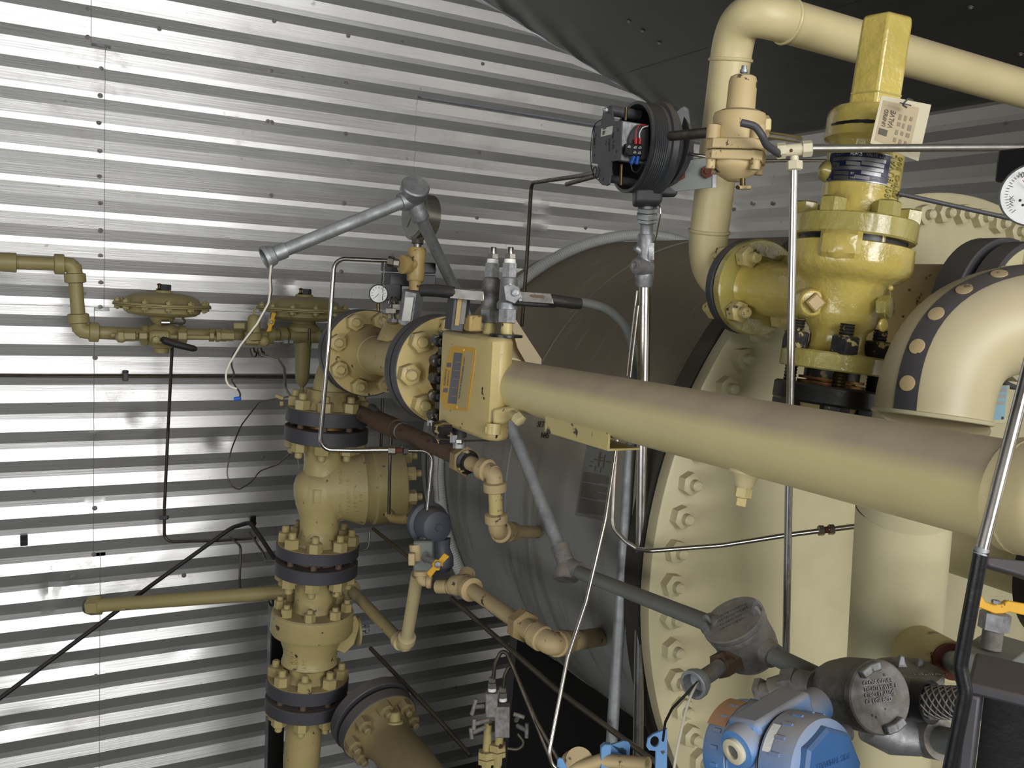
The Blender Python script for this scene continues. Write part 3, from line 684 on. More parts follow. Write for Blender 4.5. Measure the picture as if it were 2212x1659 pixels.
# outlet branch and its flange
oc = at_x(vt(640), vt(640)+EX*.001, vt(640).dot(RT)) if 0 else vt(638)
fc = P(1640, 622, 1.93); od = (fc-oc).normalized(); kf = fc.dot(FW)/F
obj('outlet_branch', G().lathe(oc+od*.03, od, [(0, 64*kf), (.06, 60*kf), ((fc-oc).length-.06, 58*kf), ((fc-oc).length-.035, 66*kf), ((fc-oc).length-.028, 80*kf)], 48), py, rv, ang=50)
fo = obj('outlet_flange', G().lathe(fc-od*.004, od, [(0, 101*kf), (.003, 104*kf), (.022, 104*kf), (.024, 102*kf)], 64), pg, rv, ang=30)
nch = mesh('nut', nut_g(.040, .026, .012, .022), M['cream_chip'])
uu, ww, aa = frame(od)
for i in range(4):
    q = 2*math.pi*(i+.5)/4+.1; inst('nut', nch, fo, fc+(uu*math.cos(q)+ww*math.sin(q))*82*kf-od*.008, -od, .3)
# bosses, plugs, seal, pry cover
b1 = P(1738, 655, 1.62); d1 = V((-.50, -.85, .05)).normalized(); q1 = vt(650)
obj('side_boss', G().lathe(P(1752, 655, 1.66), d1, [(-.05, 34*kv), (0, 32*kv), (.008, 29*kv), (.012, 26*kv), (.014, 18*kv)], 28), py, rv)
obj('square_plug', G().hexp(P(1752, 655, 1.66)+d1*.010, d1, 30*kv, .022, n=4, ch=.15), M['gold'], rv)
obj('hex_plug', G().lathe(P(1890, 664, 1.64), V((.1, -1, .1)), [(-.07, 34*kv), (-.03, 30*kv), (-.012, 27*kv)], 24).hexp(P(1902, 664, 1.62), V((.25, -1, .1)), 42*kv, .02), pg, rv)
obj('seal_wire', G().tube([P(1921, 620, 1.58), P(1925, 640, 1.57), P(1909, 668, 1.55), P(1913, 690, 1.56)], .0007, n=6), M['psvg'], rv)
obj('seal_disc', G().lathe(P(1904, 702, 1.555), V((0, -1, 0)), [(0, .010), (.002, .0115), (.005, .0115), (.007, .009)], 20), py, rv)
obj('seal_bead', G().ball(P(1924, 622, 1.58), .005, 10, 6), py, rv)
# nut-shaped cover patch between the flanges
cc = vt(545); vv = (-cc).normalized(); vv = (vv-VD*vv.dot(VD)).normalized(); rr = (-vv).cross(VD).normalized(); rr = rr if rr.dot(RT) > 0 else -rr
g = G(); nf = 128*kv
pts = []
for j in range(7):
    for i in range(9):
        a_ = (i/8-.5)*84*kv-24*kv; b_ = (j/6-.5)*62*kv; edge = max(abs(i/8-.5), abs(j/6-.5))*2
        rad = 131*kv+(1-edge**3)*.010+random.uniform(-.0012, .0012); ang = a_/nf
        pts.append(cc+(vv*math.cos(ang)+rr*math.sin(ang))*rad*(1 if edge < .99 else .985)+VD*b_*(1-.25*abs(i/8-.5)))
g.add(pts, [(j*9+i, j*9+i+1, (j+1)*9+i+1, (j+1)*9+i) for j in range(6) for i in range(8)])
obj('crumpled_patch', g, M['psv'], rv, ang=25)
# nameplate (flat print on a bowed plate)
cy = vt(375); Rb = 79.5*kv
def onb(xp, y, lift=.001):
    """point on the bonnet surface: xp px right of the axis, picture row y"""
    o = vt(y); k = o.dot(FW)/F; vv = (-o).normalized(); vv = (vv-VD*vv.dot(VD)).normalized(); r2 = (-vv).cross(VD); r2 = r2 if r2.dot(RT) > 0 else -r2
    s = max(-1, min(1, xp*k/Rb)); return o+(vv*math.sqrt(1-s*s)+r2*s)*(Rb+lift)
def bpatch(x0, x1, y0, y1, lift, sk=0):
    nx = max(2, int(abs(x1-x0)/12)); vs = []
    for j in (0, 1):
        for i in range(nx+1): vs.append(onb(x0+(x1-x0)*i/nx, (y0, y1)[j]+sk*i/nx, lift))
    return G().add(vs, [(i, i+1, nx+2+i, nx+1+i) for i in range(nx)])
npl = obj('nameplate', bpatch(-70, 48, 345, 403, .0012, 4), M['navy'], rv, label='dark blue nameplate with silver fields')
g = bpatch(-71, 49, 343, 345, .0014, 4); b2 = bpatch(-71, 49, 403, 405.5, .0014, 4); g.add(b2.v, b2.f); b3 = bpatch(-71, -69.5, 344, 404, .0014, 0); g.add(b3.v, b3.f); b3 = bpatch(48, 49.5, 348, 408, .0014, 0); g.add(b3.v, b3.f)
obj('plate_edge', g, M['plate'], npl)
g = G()
for j, cells in enumerate((((-62, 40),), ((-62, -48), (-36, -8), (-6, 38)), ((-62, 38),), ((-56, -28), (-4, 34)), ((-56, -26), (-16, 14)))):
    for a_, b_ in cells: q = bpatch(a_, b_, 356+j*9.6, 363.5+j*9.6, .0016, 3); g.add(q.v, q.f)
obj('plate_fields', g, M['plate'], npl)
pa, pb = onb(-52, 354.5, .002), onb(40, 357.5, .002)
for wd, xa, xb, ya in (('KEYS', -56, -30, 353.0), ('PEACE', -30, -4, 353.6), ('VALVE', 0, 22, 354.5), ('LTD.', 26, 40, 355.4)):
    p0, p1 = onb(xa, ya, .0016), onb(xb, ya+1, .0016); nrm = (-p0).normalized(); ux = (p1-p0).normalized()
    text('plate_lettering', wd, p0, ux, nrm.cross(ux)*(1 if nrm.cross(ux).z > 0 else -1), .0085, M['plate'], npl, .0002, sx=.86)
for wd, xa, ya in (('SET', -24, 394.5), ('PSIG', 38, 395), ('TYPE', -24, 404), ('U.S. GPM', 14, 404.5), ('CAP', -66, 404), ('SER', -66, 394)):
    p0, p1 = onb(xa, ya-1, .0016), onb(xa+8, ya-1, .0016); nrm = (-p0).normalized(); ux = (p1-p0).normalized()
    text('plate_lettering', wd, p0, ux, nrm.cross(ux)*(1 if nrm.cross(ux).z > 0 else -1), .0048, M['plate'], npl, .0002, sx=.9)
# raised cast characters down the right of the bonnet
for xo, body, y0 in ((60, '1080LEUVAL', 455), (72, 'ETPO 500', 430)):
    p0, p1 = onb(xo, y0, .0), onb(xo, y0-20, .0); nrm = (p0-vt(y0)).normalized(); ux = VD
    text('cast_lettering', body, p0, ux, nrm.cross(ux)*(1 if nrm.cross(ux).dot(RT) < 0 else -1), .021, pg, rv, .0022, space=1.05, sx=.8)
gc = G(); gc.lathe(onb(-76, 380, -.01), V((-1, -.2, 0)), [(0, 26*kv), (.012, 24*kv), (.02, 16*kv), (.028, 9*kv), (.033, 2*kv)], 20); obj('side_cone', gc, pg, rv)
for (x0, x1, ya) in ((-78, 14, 286), (40, 70, 303)):
    n = 10; g = G()
    for i in range(n):
        a_, b_ = x0+(x1-x0)*i/n, x0+(x1-x0)*(i+1)/n; h = random.uniform(2, 4.5); old = Rb; Rb = 91.7*kv; q = bpatch(a_, b_, ya-h+random.uniform(-1, 1), ya+h, .0006); Rb = old; g.add(q.v, q.f)
    obj('paint_scrape', g, M['black'], rv, label='black scraped marks round the bonnet shoulder')

# laminated tag hanging from the cap
tg = thing('valve_tag', P(1950, 345, 1.52), 'clear laminated card tag wired to the relief valve, headed UNIFIED VALVE', 'tag')
c4 = [P(1904, 205, 1.54), P(2012, 226, 1.56), P(1984, 348, 1.54), P(1880, 309, 1.52)]
nrm = (c4[1]-c4[0]).cross(c4[3]-c4[0]).normalized(); nrm = nrm if nrm.dot(FW) < 0 else -nrm
def quad(g, c, l, th=.0006):
    c = [p+nrm*l for p in c]; vs = c+[p-nrm*th for p in c]; return g.add(vs, [(0, 1, 2, 3), (7, 6, 5, 4), (0, 4, 5, 1), (1, 5, 6, 2), (2, 6, 7, 3), (3, 7, 4, 0)], True)
obj('lamination', quad(G(), c4, 0, .0012), M['cream_tag'], tg, bevel=.0005)
def tq(a, b): return (c4[0]*(1-a)+c4[1]*a)*(1-b)+(c4[3]*(1-a)+c4[2]*a)*b
def tquad(g, a0, a1, b0, b1, l): return quad(g, [tq(a0, b0), tq(a1, b0), tq(a1, b1), tq(a0, b1)], l, .0003)
card = obj('card', tquad(G(), .06, .78, .10, .92, .0004), M['card'], tg)
ux = (tq(.3, 0)-tq(.3, 1)).normalized()
text('lettering', 'UNIFIED', tq(.20, .62)+nrm*.0012, ux, (tq(0, .5)-tq(1, .5)), .0105, M['ink'], card, .0002, sx=.86); text('lettering', 'VALVE', tq(.345, .62)+nrm*.0012, ux, (tq(0, .5)-tq(1, .5)), .0140, M['ink'], card, .0002, sx=.86)
g = G(); tquad(g, .10, .27, .66, .78, .0012); obj('logo_block', g, M['ink'], card)
g = G()
for a_ in range(3):
    for b_ in range(4): tquad(g, .42+a_*.11, .46+a_*.11+random.uniform(0, .03), .30+b_*.15, .37+b_*.15+random.uniform(0, .04), .0012)
obj('print', g, M['inkl'], card)
obj('wire_tie', G().tube([P(1958, 232, 1.53), P(1949, 226, 1.50), P(1962, 213, 1.50), P(1972, 217, 1.53)], .0016, .004, 8).tube([P(1944, 222, 1.52), P(1968, 228, 1.525)], .001, n=8), M['slate'], tg)

# ================================================================ overhead relief header: up, over and away to the right
uh = thing('header_pipe', P(1600, 700, 1.96), 'thick cream pipe rising behind the small regulator and bending right under the roof', 'pipe')
r_ = 43*1.95/F; pA = P(1535, 480, 2.02); pB = P(1578, 130, 1.92); pC = P(1640, 40, 1.90); pD = P(2260, 206, 2.23)
upd = (pB-pA).normalized(); axx = (pD-P(1700, 46, 1.86)).normalized()
corner = pB+upd*((P(1600, -10, 1.9)-pB).length)
ex = P(1700, 46, 1.86); 
def bez(c0, c1, c2, c3, n=18): return [c0*(1-t)**3+c1*3*t*(1-t)**2+c2*3*t*t*(1-t)+c3*t**3 for t in [i/n for i in range(n+1)]]
fo2 = fc+od*.05; low = P(1532, 500, 2.02)
g = G().sweep(bez(fo2+od*.015, fo2+od*.095, low-upd*.10, low), r_, 40); obj('lower_elbow', g, M['cream'], uh, ang=60)
obj('riser', G().cyl(low, pB, r_, n=40), M['cream'], uh, ang=60)
obj('upper_elbow', G().sweep(bez(pB, pB+upd*.10, ex-axx*.10, ex), r_*1.01, 40), M['cream'], uh, ang=60)
obj('run', G().cyl(ex, pD, r_, n=40), M['cream'], uh, ang=60)
for p, d in ((low, upd), (pB, upd), (ex, axx)): obj('weld_bead', G().ring(p, d, r_+.0005, .004, 40, 8), M['cream'], uh)
fb = obj('flange', G().lathe(fc+od*.026, od, [(0, 101*kf), (.003, 104*kf), (.022, 104*kf), (.026, 100*kf)], 64), M['slate'], uh, ang=30)
obj('hub', G().lathe(fc+od*.048, od, [(0, r_*1.5), (.02, r_*1.15), (.03, r_)], 40), M['cream'], fb)
for i in range(4):
    q = 2*math.pi*(i+.5)/4+.1; inst('nut', nch, fb, fc+(uu*math.cos(q)+ww*math.sin(q))*82*kf+od*.051, od, .3)

# ================================================================ small regulator in front of the riser
gd, gt, gll = axkit(P(1606, 165, 1.50), P(1586, 380, 1.52))
rg = thing('small_regulator', gt(385), 'small buff pressure regulator with a slim bonnet, hung in front of the cream riser', 'regulator')
tn = M['tan']; kg = gt(280).dot(FW)/F
obj('bonnet', gll([(163, 20), (167, 27), (176, 30), (235, 31), (244, 33)], 32), tn, rg)
obj('adjusting_screw', gll([(142, 6), (146, 6.5), (150, 6.5), (151, 9), (157, 9), (158, 5), (164, 12), (168, 14)], 12), M['galv'], rg)
obj('upper_case', gll([(240, 42), (246, 54), (254, 56), (300, 56), (318, 58)], 40), tn, rg, ang=30)
sq = G(); fw_ = V((-.75, -.66, 0)); fw_ = (fw_-gd*fw_.dot(gd)).normalized(); rw_ = gd.cross(fw_).normalized()
def cubepl(ya, yb, hw): 
    a, b = gt(ya), gt(yb); return G().ext(a, fw_, rw_, [(hw, hw-.012), (hw-.012, hw), (-hw+.012, hw), (-hw, hw-.012), (-hw, -hw+.012), (-hw+.012, -hw), (hw-.012, -hw), (hw, -hw+.012)], (a-b).length, -gd)
obj('upper_square_flange', cubepl(306, 329, .046), tn, rg, bevel=.002); obj('lower_square_flange', cubepl(331, 352, .046), tn, rg, bevel=.002)
obj('lower_case', gll([(352, 54), (358, 54), (366, 50), (378, 38), (386, 24), (392, 14)], 40), tn, rg)
cs = mesh('cap_screw', G().lathe((0, 0, 0), EZ, [(0, .0075), (.014, .0078), (.015, .0068)], 16), tn)
for a_, b_ in ((1, 1), (1, -1), (-1, 1), (-1, -1)):
    d = fw_*.036*a_+rw_*.036*b_; inst('cap_screw', cs, rg, gt(352)+d, -gd)
    obj('screw_lug', G().lathe(gt(308)+d, gd, [(0, .0115), (.022, .0115), (.0225, .007), (.018, .0065)], 16), tn, rg)
obj('side_boss', G().cyl(gt(275)+EX*.02, gt(270)+RT*70*kg+EY*.01, .013, n=16).hexp(gt(270)+RT*52*kg+EY*.01, RT, .030, .018), M['cream_chip'], rg)
obj('drain_cock', G().tube([P(1604, 386, 1.49), P(1604, 402, 1.49)], .0045, n=10).box(P(1607, 405, 1.485), RT, UP, -FW, .022, .005, .006).cyl(P(1596, 406, 1.485), P(1592, 404, 1.48), .003), M['brass'], rg)
# pipe from transmitter to the regulator; small hardware
tag(obj('black_nipple', G().cyl(P(1450, 294, 1.74), P(1548, 285, 1.56), .0095, n=16), M['tubdark']), 'short dark pipe nipple joining the open transmitter to the small regulator', 'pipe')
hd = tag(obj('bent_black_handle', G().tube([P(1601, 265, 1.42), P(1632, 272, 1.42), P(1646, 292, 1.42), P(1655, 313, 1.43), P(1684, 333, 1.46)], .0062, .02, 12), M['slate']), 'bent black rubber-sleeved lever in front of the small regulator', 'lever')
tee = thing('tube_tee', P(1716, 370, 1.46), 'milky tube tee where the upright bright tube meets the long horizontal tube', 'fitting')
a, b = P(1684, 326, 1.46), P(1748, 321, 1.45); kt = 1.46/F
g = G().cyl(a, b, 13*kt, n=20); obj('tee_body', g, M['cream_tag'], tee); obj('nut', G().hexp(P(1734, 322, 1.452), b-a, 30*kt, 20*kt), M['cream_tag'], tee); obj('nut', G().hexp(P(1697, 325, 1.46), a-b, 30*kt, 20*kt), M['cream_tag'], tee)
obj('branch', G().cyl(P(1716, 326, 1.46), P(1716, 352, 1.46), 9*kt), M['cream_tag'], tee); obj('nut', G().hexp(P(1716, 349, 1.46), P(1716, 400, 1.46)-P(1716, 349, 1.46), 30*kt, 20*kt), M['cream_tag'], tee)
obj('red_stain', G().ball(P(1709, 325, 1.448)+V((0,0,0)), .003, 8, 5), M['redrust'], tee)
tag(obj('upright_tube', G().cyl(P(1715, 362, 1.46), P(1697, 1470, 1.60), .0066, n=18), M['chrome']), 'bright upright steel tube passing in front of the relief valve and vessel cover', 'tube')
tag(obj('horizontal_tube', G().cyl(P(1752, 321, 1.452), P(2260, 318, 1.52), 8.6*1.48/F, n=18), M['dull']), 'long level stainless tube running from the tube tee to the right edge', 'tube')
tag(obj('impulse_tube', G().tube([P(1452, 322, 1.86), P(1500, 335, 1.80), P(1620, 347, 1.75), P(1790, 347, 1.9), P(1830, 350, 1.95)], .0035, .04, 12), M['chrome']), 'thin bright tube behind the small regulator, running level to the relief valve', 'tube')
tag(obj('short_bright_tube', G().cyl(P(1655, 291, 1.50), P(1726, 301, 1.58), .0062, n=14), M['chrome']), 'short bright tube stub right of the small regulator bonnet', 'tube')
tag(obj('dark_brace', G().cyl(P(1940, 418, 1.62), P(2300, 498, 1.60), 5*1.6/F, n=12), M['slate']), 'thin dark rod crossing above the top bolts of the vessel cover', 'rod')
# dial gauge at the right edge
gg = thing('dial_gauge', P(2225, 490, 1.25), 'white-faced black-rimmed dial gauge cut off by the right edge of the picture', 'gauge')
gc_ = P(2234, 421, 1.22); gn = (-gc_+V((-.15, 0, .0))).normalized(); kg2 = 1.22/F
obj('case', G().lathe(gc_-gn*.03, gn, [(0, .001), (0, 60*kg2), (.004, 66*kg2), (.030, 68*kg2), (.036, 68*kg2), (.036, 64*kg2), (.032, 64*kg2)], 48, caps=False), M['black'], gg, ang=30)
dl = obj('dial', G().lathe(gc_+gn*.0045, gn, [(0, 64*kg2), (.001, 64*kg2)], 48), M['dial'], gg)
g = G(); u, w2, a = frame(gn)
for i in range(41):
    q = math.radians(-135+270*i/40); rd = u*math.cos(q)+w2*math.sin(q); tg_ = gn.cross(rd); g.box(gc_+gn*.006+rd*(52-(3 if i % 5 == 0 else 0))*kg2, rd, tg_, gn, (10 if i % 5 == 0 else 6)*kg2, .6*kg2*1.6, .0004)
for dx, dy in ((-30, 12), (-24, 22), (-10, -20)): g.lathe(gc_+gn*.006+RT*dx*kg2-UP*dy*kg2, gn, [(0, 3*kg2), (.0004, 3*kg2)], 10)
obj('dial_marks', g, M['ink2'], dl); text('lettering', '10', gc_+gn*.0065-RT*36*kg2+UP*38*kg2, RT, UP, .010, M['ink2'], dl, .0002); text('lettering', '20', gc_+gn*.0065-RT*14*kg2+UP*48*kg2, RT, UP, .010, M['ink2'], dl, .0002); text('lettering', 'WJK', gc_+gn*.0065-RT*44*kg2-UP*26*kg2, UP, -RT, .008, M['ink2'], dl, .0002)
obj('pointer', G().cyl(gc_+gn*.007, gc_+gn*.007+(RT*-.6+UP*.8)*40*kg2, .0006, n=6), M['red'], dl)
obj('back_block', G().box(P(2210, 360, 1.27), EX, EY, EZ, .05, .05, .045), M['black'], gg, bevel=.004)
def onp(x, y, o, n): d = ray(x, y); return d*(V(o).dot(V(n))/d.dot(V(n)))
def poly(pts, o, n, th, g=None):
    """solid plate whose face lies on the plane (o, n); pts are picture points on that plane"""
    g = g or G(); n = V(n).normalized(); vs = [onp(x, y, o, n) for x, y in pts]; k = len(vs); vs2 = [p-n*th for p in vs]
    return g.add(vs+vs2, [tuple(range(k)), tuple(range(2*k-1, k-1, -1))]+[(i, i+k, (i+1) % k+k, (i+1) % k) for i in range(k)], True)
def ntext(name, body, x, y, x2, y2, o, n, size, mat, par, ext=.0003, sx=1, **k):
    a, b = onp(x, y, V(o), n)+V(n).normalized()*.0006, onp(x2, y2, V(o), n); ux = (b-a).normalized(); uy = V(n).normalized().cross(ux)
    return text(name, body, a, ux, uy, size, mat, par, ext, sx=sx, **k)
# ================================================================ open pressure transmitter
tr = thing('open_transmitter', P(1400, 430, 1.88), 'charcoal round transmitter housing with its lid off, showing terminals with red and blue sleeves', 'transmitter')
tn_ = V((-.985, .16, .03)).normalized(); to = P(1362, 318, 1.86); kt = to.dot(FW)/F; ch = M['charcoal']; R0 = 97*kt
g = G().lathe(to, -tn_, [(0, R0*.93), (0, R0), (.006, R0), (.008, R0*.985)]+[(.010+i*.0022, R0*(.99 if i % 2 else .965)) for i in range(14)]+[(.044, R0*.99), (.046, R0*1.06), (.058, R0*1.07), (.062, R0*1.02), (.068, R0*.99), (.082, R0*.80), (.094, R0*.55), (.096, .001)], 64, caps=False)
g.lathe(to, -tn_, [(0, R0*.93), (.070, R0*.90), (.072, .001)], 48, caps=False)
obj('housing', g, ch, tr, ang=35)
po = to+tn_*.050
S = lambda x, y: (1270+x/7.21, 210+y/7.21)
plt_ = obj('mounting_plate', poly([S(85, 450), S(200, 430), S(232, 230), S(262, 170), S(320, 140), S(362, 160), S(395, 385), S(520, 360), S(490, 985), S(365, 1000), S(330, 1350), S(285, 1380), S(215, 1365), S(165, 1310), S(150, 1040), S(62, 1030), S(60, 900)], po, tn_, .004), ch, tr, bevel=.0008)
g = G()
for x, y, r in ((295, 200, 30), (230, 1275, 28), (118, 580, 24), (97, 905, 22), (462, 508, 24), (436, 845, 24), (270, 712, 36)):
    c_ = onp(*S(x, y), po, tn_)+tn_*.0004; obj('plate_hole', G().lathe(c_, tn_, [(0, r/7.21*kt*.98), (.0004, r/7.21*kt*.98)], 20), M['black'], plt_)
c_ = onp(*S(297, 205), po, tn_); obj('plate_screw', G().hexp(c_, tn_, .010, .006).cyl(c_, c_+tn_*.009, .003, n=10), M['galv'], plt_)
obj('sticker', poly([S(205, 490), S(384, 446), S(376, 575), S(197, 618)], po+tn_*.0006, tn_, .0004), M['white'], plt_)
ntext('lettering', '2.0x7.4', *S(228, 505), *S(300, 492), po+tn_*.0012, tn_, .006, M['ink'], plt_); ntext('lettering', '250Ω', *S(225, 560), *S(300, 545), po+tn_*.0012, tn_, .006, M['ink'], plt_); ntext('lettering', '11.80', *S(222, 590), *S(300, 572), po+tn_*.0012, tn_, .005, M['ink'], plt_)
ntext('lettering', '263.1', *S(92, 640), *S(95, 800), po, tn_, .0115, M['ink2'], plt_); ntext('lettering', '120/40', *S(318, 650), *S(322, 860), po, tn_, .0105, M['ink2'], plt_); ntext('lettering', 'Mt. T.05', *S(375, 560), *S(382, 840), po, tn_, .0105, M['ink2'], plt_)
# metal block behind the plate
bo = [onp(*S(*q), po-tn_*.004, tn_) for q in ((524, 362), (492, 985), (380, 985), (400, 372))]
bo2 = [p-tn_*.072 for p in bo]; g = G().add(bo+bo2, [(0, 1, 2, 3), (7, 6, 5, 4), (0, 4, 5, 1), (1, 5, 6, 2), (2, 6, 7, 3), (3, 7, 4, 0)], True)
obj('amplifier_block', g, M['cast'], tr, bevel=.002)
# side of the block that faces the photographer: plane through bo[0], bo[1]
sn_ = (bo[1]-bo[0]).cross(tn_).normalized(); sn_ = sn_ if sn_.dot(FW) < 0 else -sn_; so_ = bo[0]
obj('coil_cover', poly([S(690, 520), S(760, 430), S(900, 410), S(960, 430), S(960, 980), S(700, 980), S(640, 860), S(640, 640)], so_+sn_*.010, sn_, .010), M['slate'], tr, bevel=.003)
tb = obj('terminal_block', poly([S(590, 720), S(690, 715), S(850, 740), S(845, 915), S(640, 905), S(585, 850)], so_+sn_*.018, sn_, .010), M['black'], tr, bevel=.001)
for x, y in ((637, 775), (733, 787), (808, 790), (724, 862), (798, 870)):
    obj('terminal_screw', G().lathe(onp(*S(x, y), so_+sn_*.018, sn_), sn_, [(0, .0040), (.002, .0040), (.003, .003)], 14), M['plate'], tb)
for x, y, x2, y2, mt_ in ((748, 640, 744, 735, 'red'), (806, 640, 806, 735, 'red'), (722, 925, 672, 1040, 'blu'), (782, 925, 756, 1045, 'blu')):
    obj('sleeve', G().cyl(onp(x/7.21+1270, y/7.21+210, so_+sn_*.02, sn_), onp(x2/7.21+1270, y2/7.21+210, so_+sn_*.02, sn_), .0036, n=12), M[mt_], tb)
obj('inner_wire', G().tube([onp(*S(*q), so_+sn_*.02, sn_) for q in ((745, 640), (748, 520), (800, 425), (930, 440))], .0012, .01, 8), M['red'], tr)
obj('inner_wire', G().tube([onp(*S(*q), so_+sn_*.02, sn_) for q in ((806, 640), (800, 560), (850, 470), (940, 450))], .0012, .01, 8), M['white'], tr)
obj('inner_wire', G().tube([onp(*S(*q), so_+sn_*.02, sn_) for q in ((672, 1040), (690, 1150), (760, 1180), (850, 1050))], .0012, .01, 8), M['black'], tr)
for x, ya, yb in ((598, 160, 365), (525, 1050, 1370)):
    obj('standoff', G().cyl(onp(*S(x, ya), so_-sn_*.01, sn_), onp(*S(x-12, yb), so_-sn_*.01, sn_), .0032, n=10), M['brass'], tr)
obj('spacer_tube', G().cyl(onp(*S(330, 205), po, tn_)-tn_*.002, onp(*S(330, 205), po, tn_)-tn_*.07, .011, n=16), M['slate'], tr)
obj('spacer_tube', G().cyl(onp(*S(250, 1260), po, tn_)-tn_*.002, onp(*S(250, 1260), po, tn_)-tn_*.07, .008, n=16), M['slate'], tr)
obj('loop_wire', G().tube([onp(*S(*q), po+tn_*.001, tn_) for q in ((210, 350), (120, 400), (75, 500), (40, 800), (50, 1080), (90, 1230), (160, 1290))], .0011, .02, 8), M['black'], tr)
obj('loop_wire', G().ring(onp(*S(125, 1165), po, tn_)+tn_*.003, tn_, .010, .0012, 24, 6), M['black'], tr)
# back of the housing: neck, mounting ear, flange
hb = to-tn_*.06
obj('lower_neck', G().box(P(1398, 418, 1.88), RT, UP, -FW, .056, .048, .056), ch, tr, bevel=.006)
ear = obj('mounting_ear', poly([(1448, 262), (1460, 240), (1470, 232), (1478, 228), (1488, 234), (1491, 250), (1494, 288), (1488, 312), (1480, 320), (1466, 322), (1458, 305), (1450, 290)], P(1470, 280, 1.84), V((-.5, -.85, 0)), .012), ch, tr, bevel=.002)
for x, y in ((1479, 236), (1473, 314)): obj('ear_hole', G().lathe(onp(x, y, P(1470, 280, 1.84), V((-.5, -.85, 0)))+V((-.5, -.85, 0)).normalized()*.0006, V((-.5, -.85, 0)), [(0, 4.2*kt), (.0004, 4.2*kt)], 14), M['black'], ear)
obj('body_casting', G().lathe(to-tn_*.075, -tn_+V((0, .15, -.1)), [(0, R0*.92), (.02, R0*.82), (.035, R0*.6), (.045, R0*.42), (.055, R0*.38)], 40), ch, tr)
obj('side_arm', G().box(P(1438, 385, 1.88), RT, UP, -FW, .045, .075, .03), ch, tr, bevel=.004)
pl_ = thing('support_bracket', P(1480, 400, 1.88), 'flat galvanised bracket plate with rusty bolts tying the open transmitter to the riser', 'bracket')
bn_ = V((-.55, -.83, 0)); bo_ = P(1480, 378, 1.86)
obj('plate', poly([(1428, 356), (1540, 339), (1547, 345), (1547, 404), (1424, 417)], bo_, bn_, .006), M['grayc'], pl_)
obj('plate_lip', poly([(1539, 366), (1547, 364), (1547, 405), (1539, 406)], bo_+bn_.normalized()*.003, bn_, .003), M['galv'], pl_)
for x, y in ((1467, 377), (1526, 372)): c_ = onp(x, y, bo_, bn_); obj('bolt', G().hexp(c_, bn_, .023, .013).lathe(c_, bn_, [(0, .006), (.018, .006)], 10), M['redrust'], pl_)
# ================================================================ upright conduits, seal fitting and union
def vline(x1, y1, x2, y2, D1, D2, rpx, n=20): return G().cyl(P(x1, y1, D1), P(x2, y2, D2), rpx*(D1+D2)/2/F, n=n)
cu = thing('bright_conduit', P(1378, 1700, 2.08), 'bright upright conduit hanging from the open transmitter down to the bottom edge', 'conduit')
obj('conduit_tube', vline(1393, 620, 1364, 2700, 1.95, 2.20, 12.2), M['chrome'], cu)
sf = thing('seal_fitting', P(1392, 620, 1.94), 'cast conduit sealing fitting with a round filler plug, between union and bright conduit', 'fitting')
sd_, s_at, sla = axkit(P(1397, 500, 1.93), P(1391, 620, 1.95)); ksf = 1.94/F
obj('fitting_body', sla([(505, 17), (509, 19), (530, 19), (545, 17), (565, 19), (590, 20), (600, 21), (604, 19), (616, 19), (620, 17)], 32), M['cast'], sf, ang=40)
obj('filler_boss', G().cyl(P(1400, 580, 1.94), P(1374, 574, 1.915), .018, .0165, n=20), M['cast'], sf)
obj('filler_plug', G().lathe(P(1374, 574, 1.915), P(1374, 574, 1.915)-P(1400, 580, 1.94), [(0, .0145), (.005, .014), (.006, .008), (.002, .007)], 20), M['castdark'], sf)
obj('upper_boss', G().cyl(P(1395, 550, 1.94), P(1372, 535, 1.93), .014, .007, n=16), M['cast'], sf)
g = G().box(P(1407, 543, 1.918), RT, UP, -FW, .011, .036, .002); nb = obj('raised_label', g, M['cast'], sf)
text('lettering', 'EYS 21', P(1404.5, 560, 1.9165), UP, -RT, .0065, M['cast'], nb, .0006); text('lettering', 'GR.CD', P(1410, 560, 1.9165), UP, -RT, .0055, M['cast'], nb, .0006)
un = thing('conduit_union', P(1396, 500, 1.93), 'galvanised hexagonal union under the open transmitter', 'fitting')
ud, u_at, ula = axkit(P(1400, 430, 1.90), P(1396, 505, 1.93)); ku = 1.91/F
obj('nipple', ula([(434, 12), (506, 12)], 20), M['galv'], un)
for ya, r, h in ((449, 22, 11), (462, 23, 12), (473, 22, 9)): obj('union_nut', G().hexp(u_at(ya), -ud, 2*r*ku*.92, h*ku, .12), M['galv'], un)
obj('union_ring', ula([(460, 20), (463, 20)], 24), M['galv'], un); obj('collar', ula([(483, 15), (487, 14), (500, 14), (503, 15)], 24), M['galv'], un)
tag(obj('grey_conduit', vline(1362, 960, 1276, 2320, 2.03, 2.19, 12.5), M['galv']), 'dull grey conduit just left of the bright upright conduit, leaning a little', 'conduit')
tag(obj('bent_flexible_conduit', G().tube([P(1255, 652, 2.1), P(1310, 664, 2.08), P(1352, 702, 2.04), P(1366, 745, 2.03), P(1371, 800, 2.02), P(1364, 962, 2.03)], .0115, .12, 16), M['grayc']), 'dark grey conduit curving from the black lever down beside the bright conduit', 'conduit')
tag(obj('capillary_tube', G().tube([P(1418, 438, 1.88), P(1426, 446, 1.87), P(1427, 462, 1.87), P(1418, 510, 1.9), P(1410, 530, 1.93)], .0016, .01, 8), M['chrome']), 'thin steel capillary looping beside the hexagonal union', 'tube')
tag(obj('capillary_tube', G().cyl(P(1376, 628, 1.92), P(1354, 812, 1.93), .0026), M['dull']), 'left one of two thin capillary tubes beside the bright conduit', 'tube')
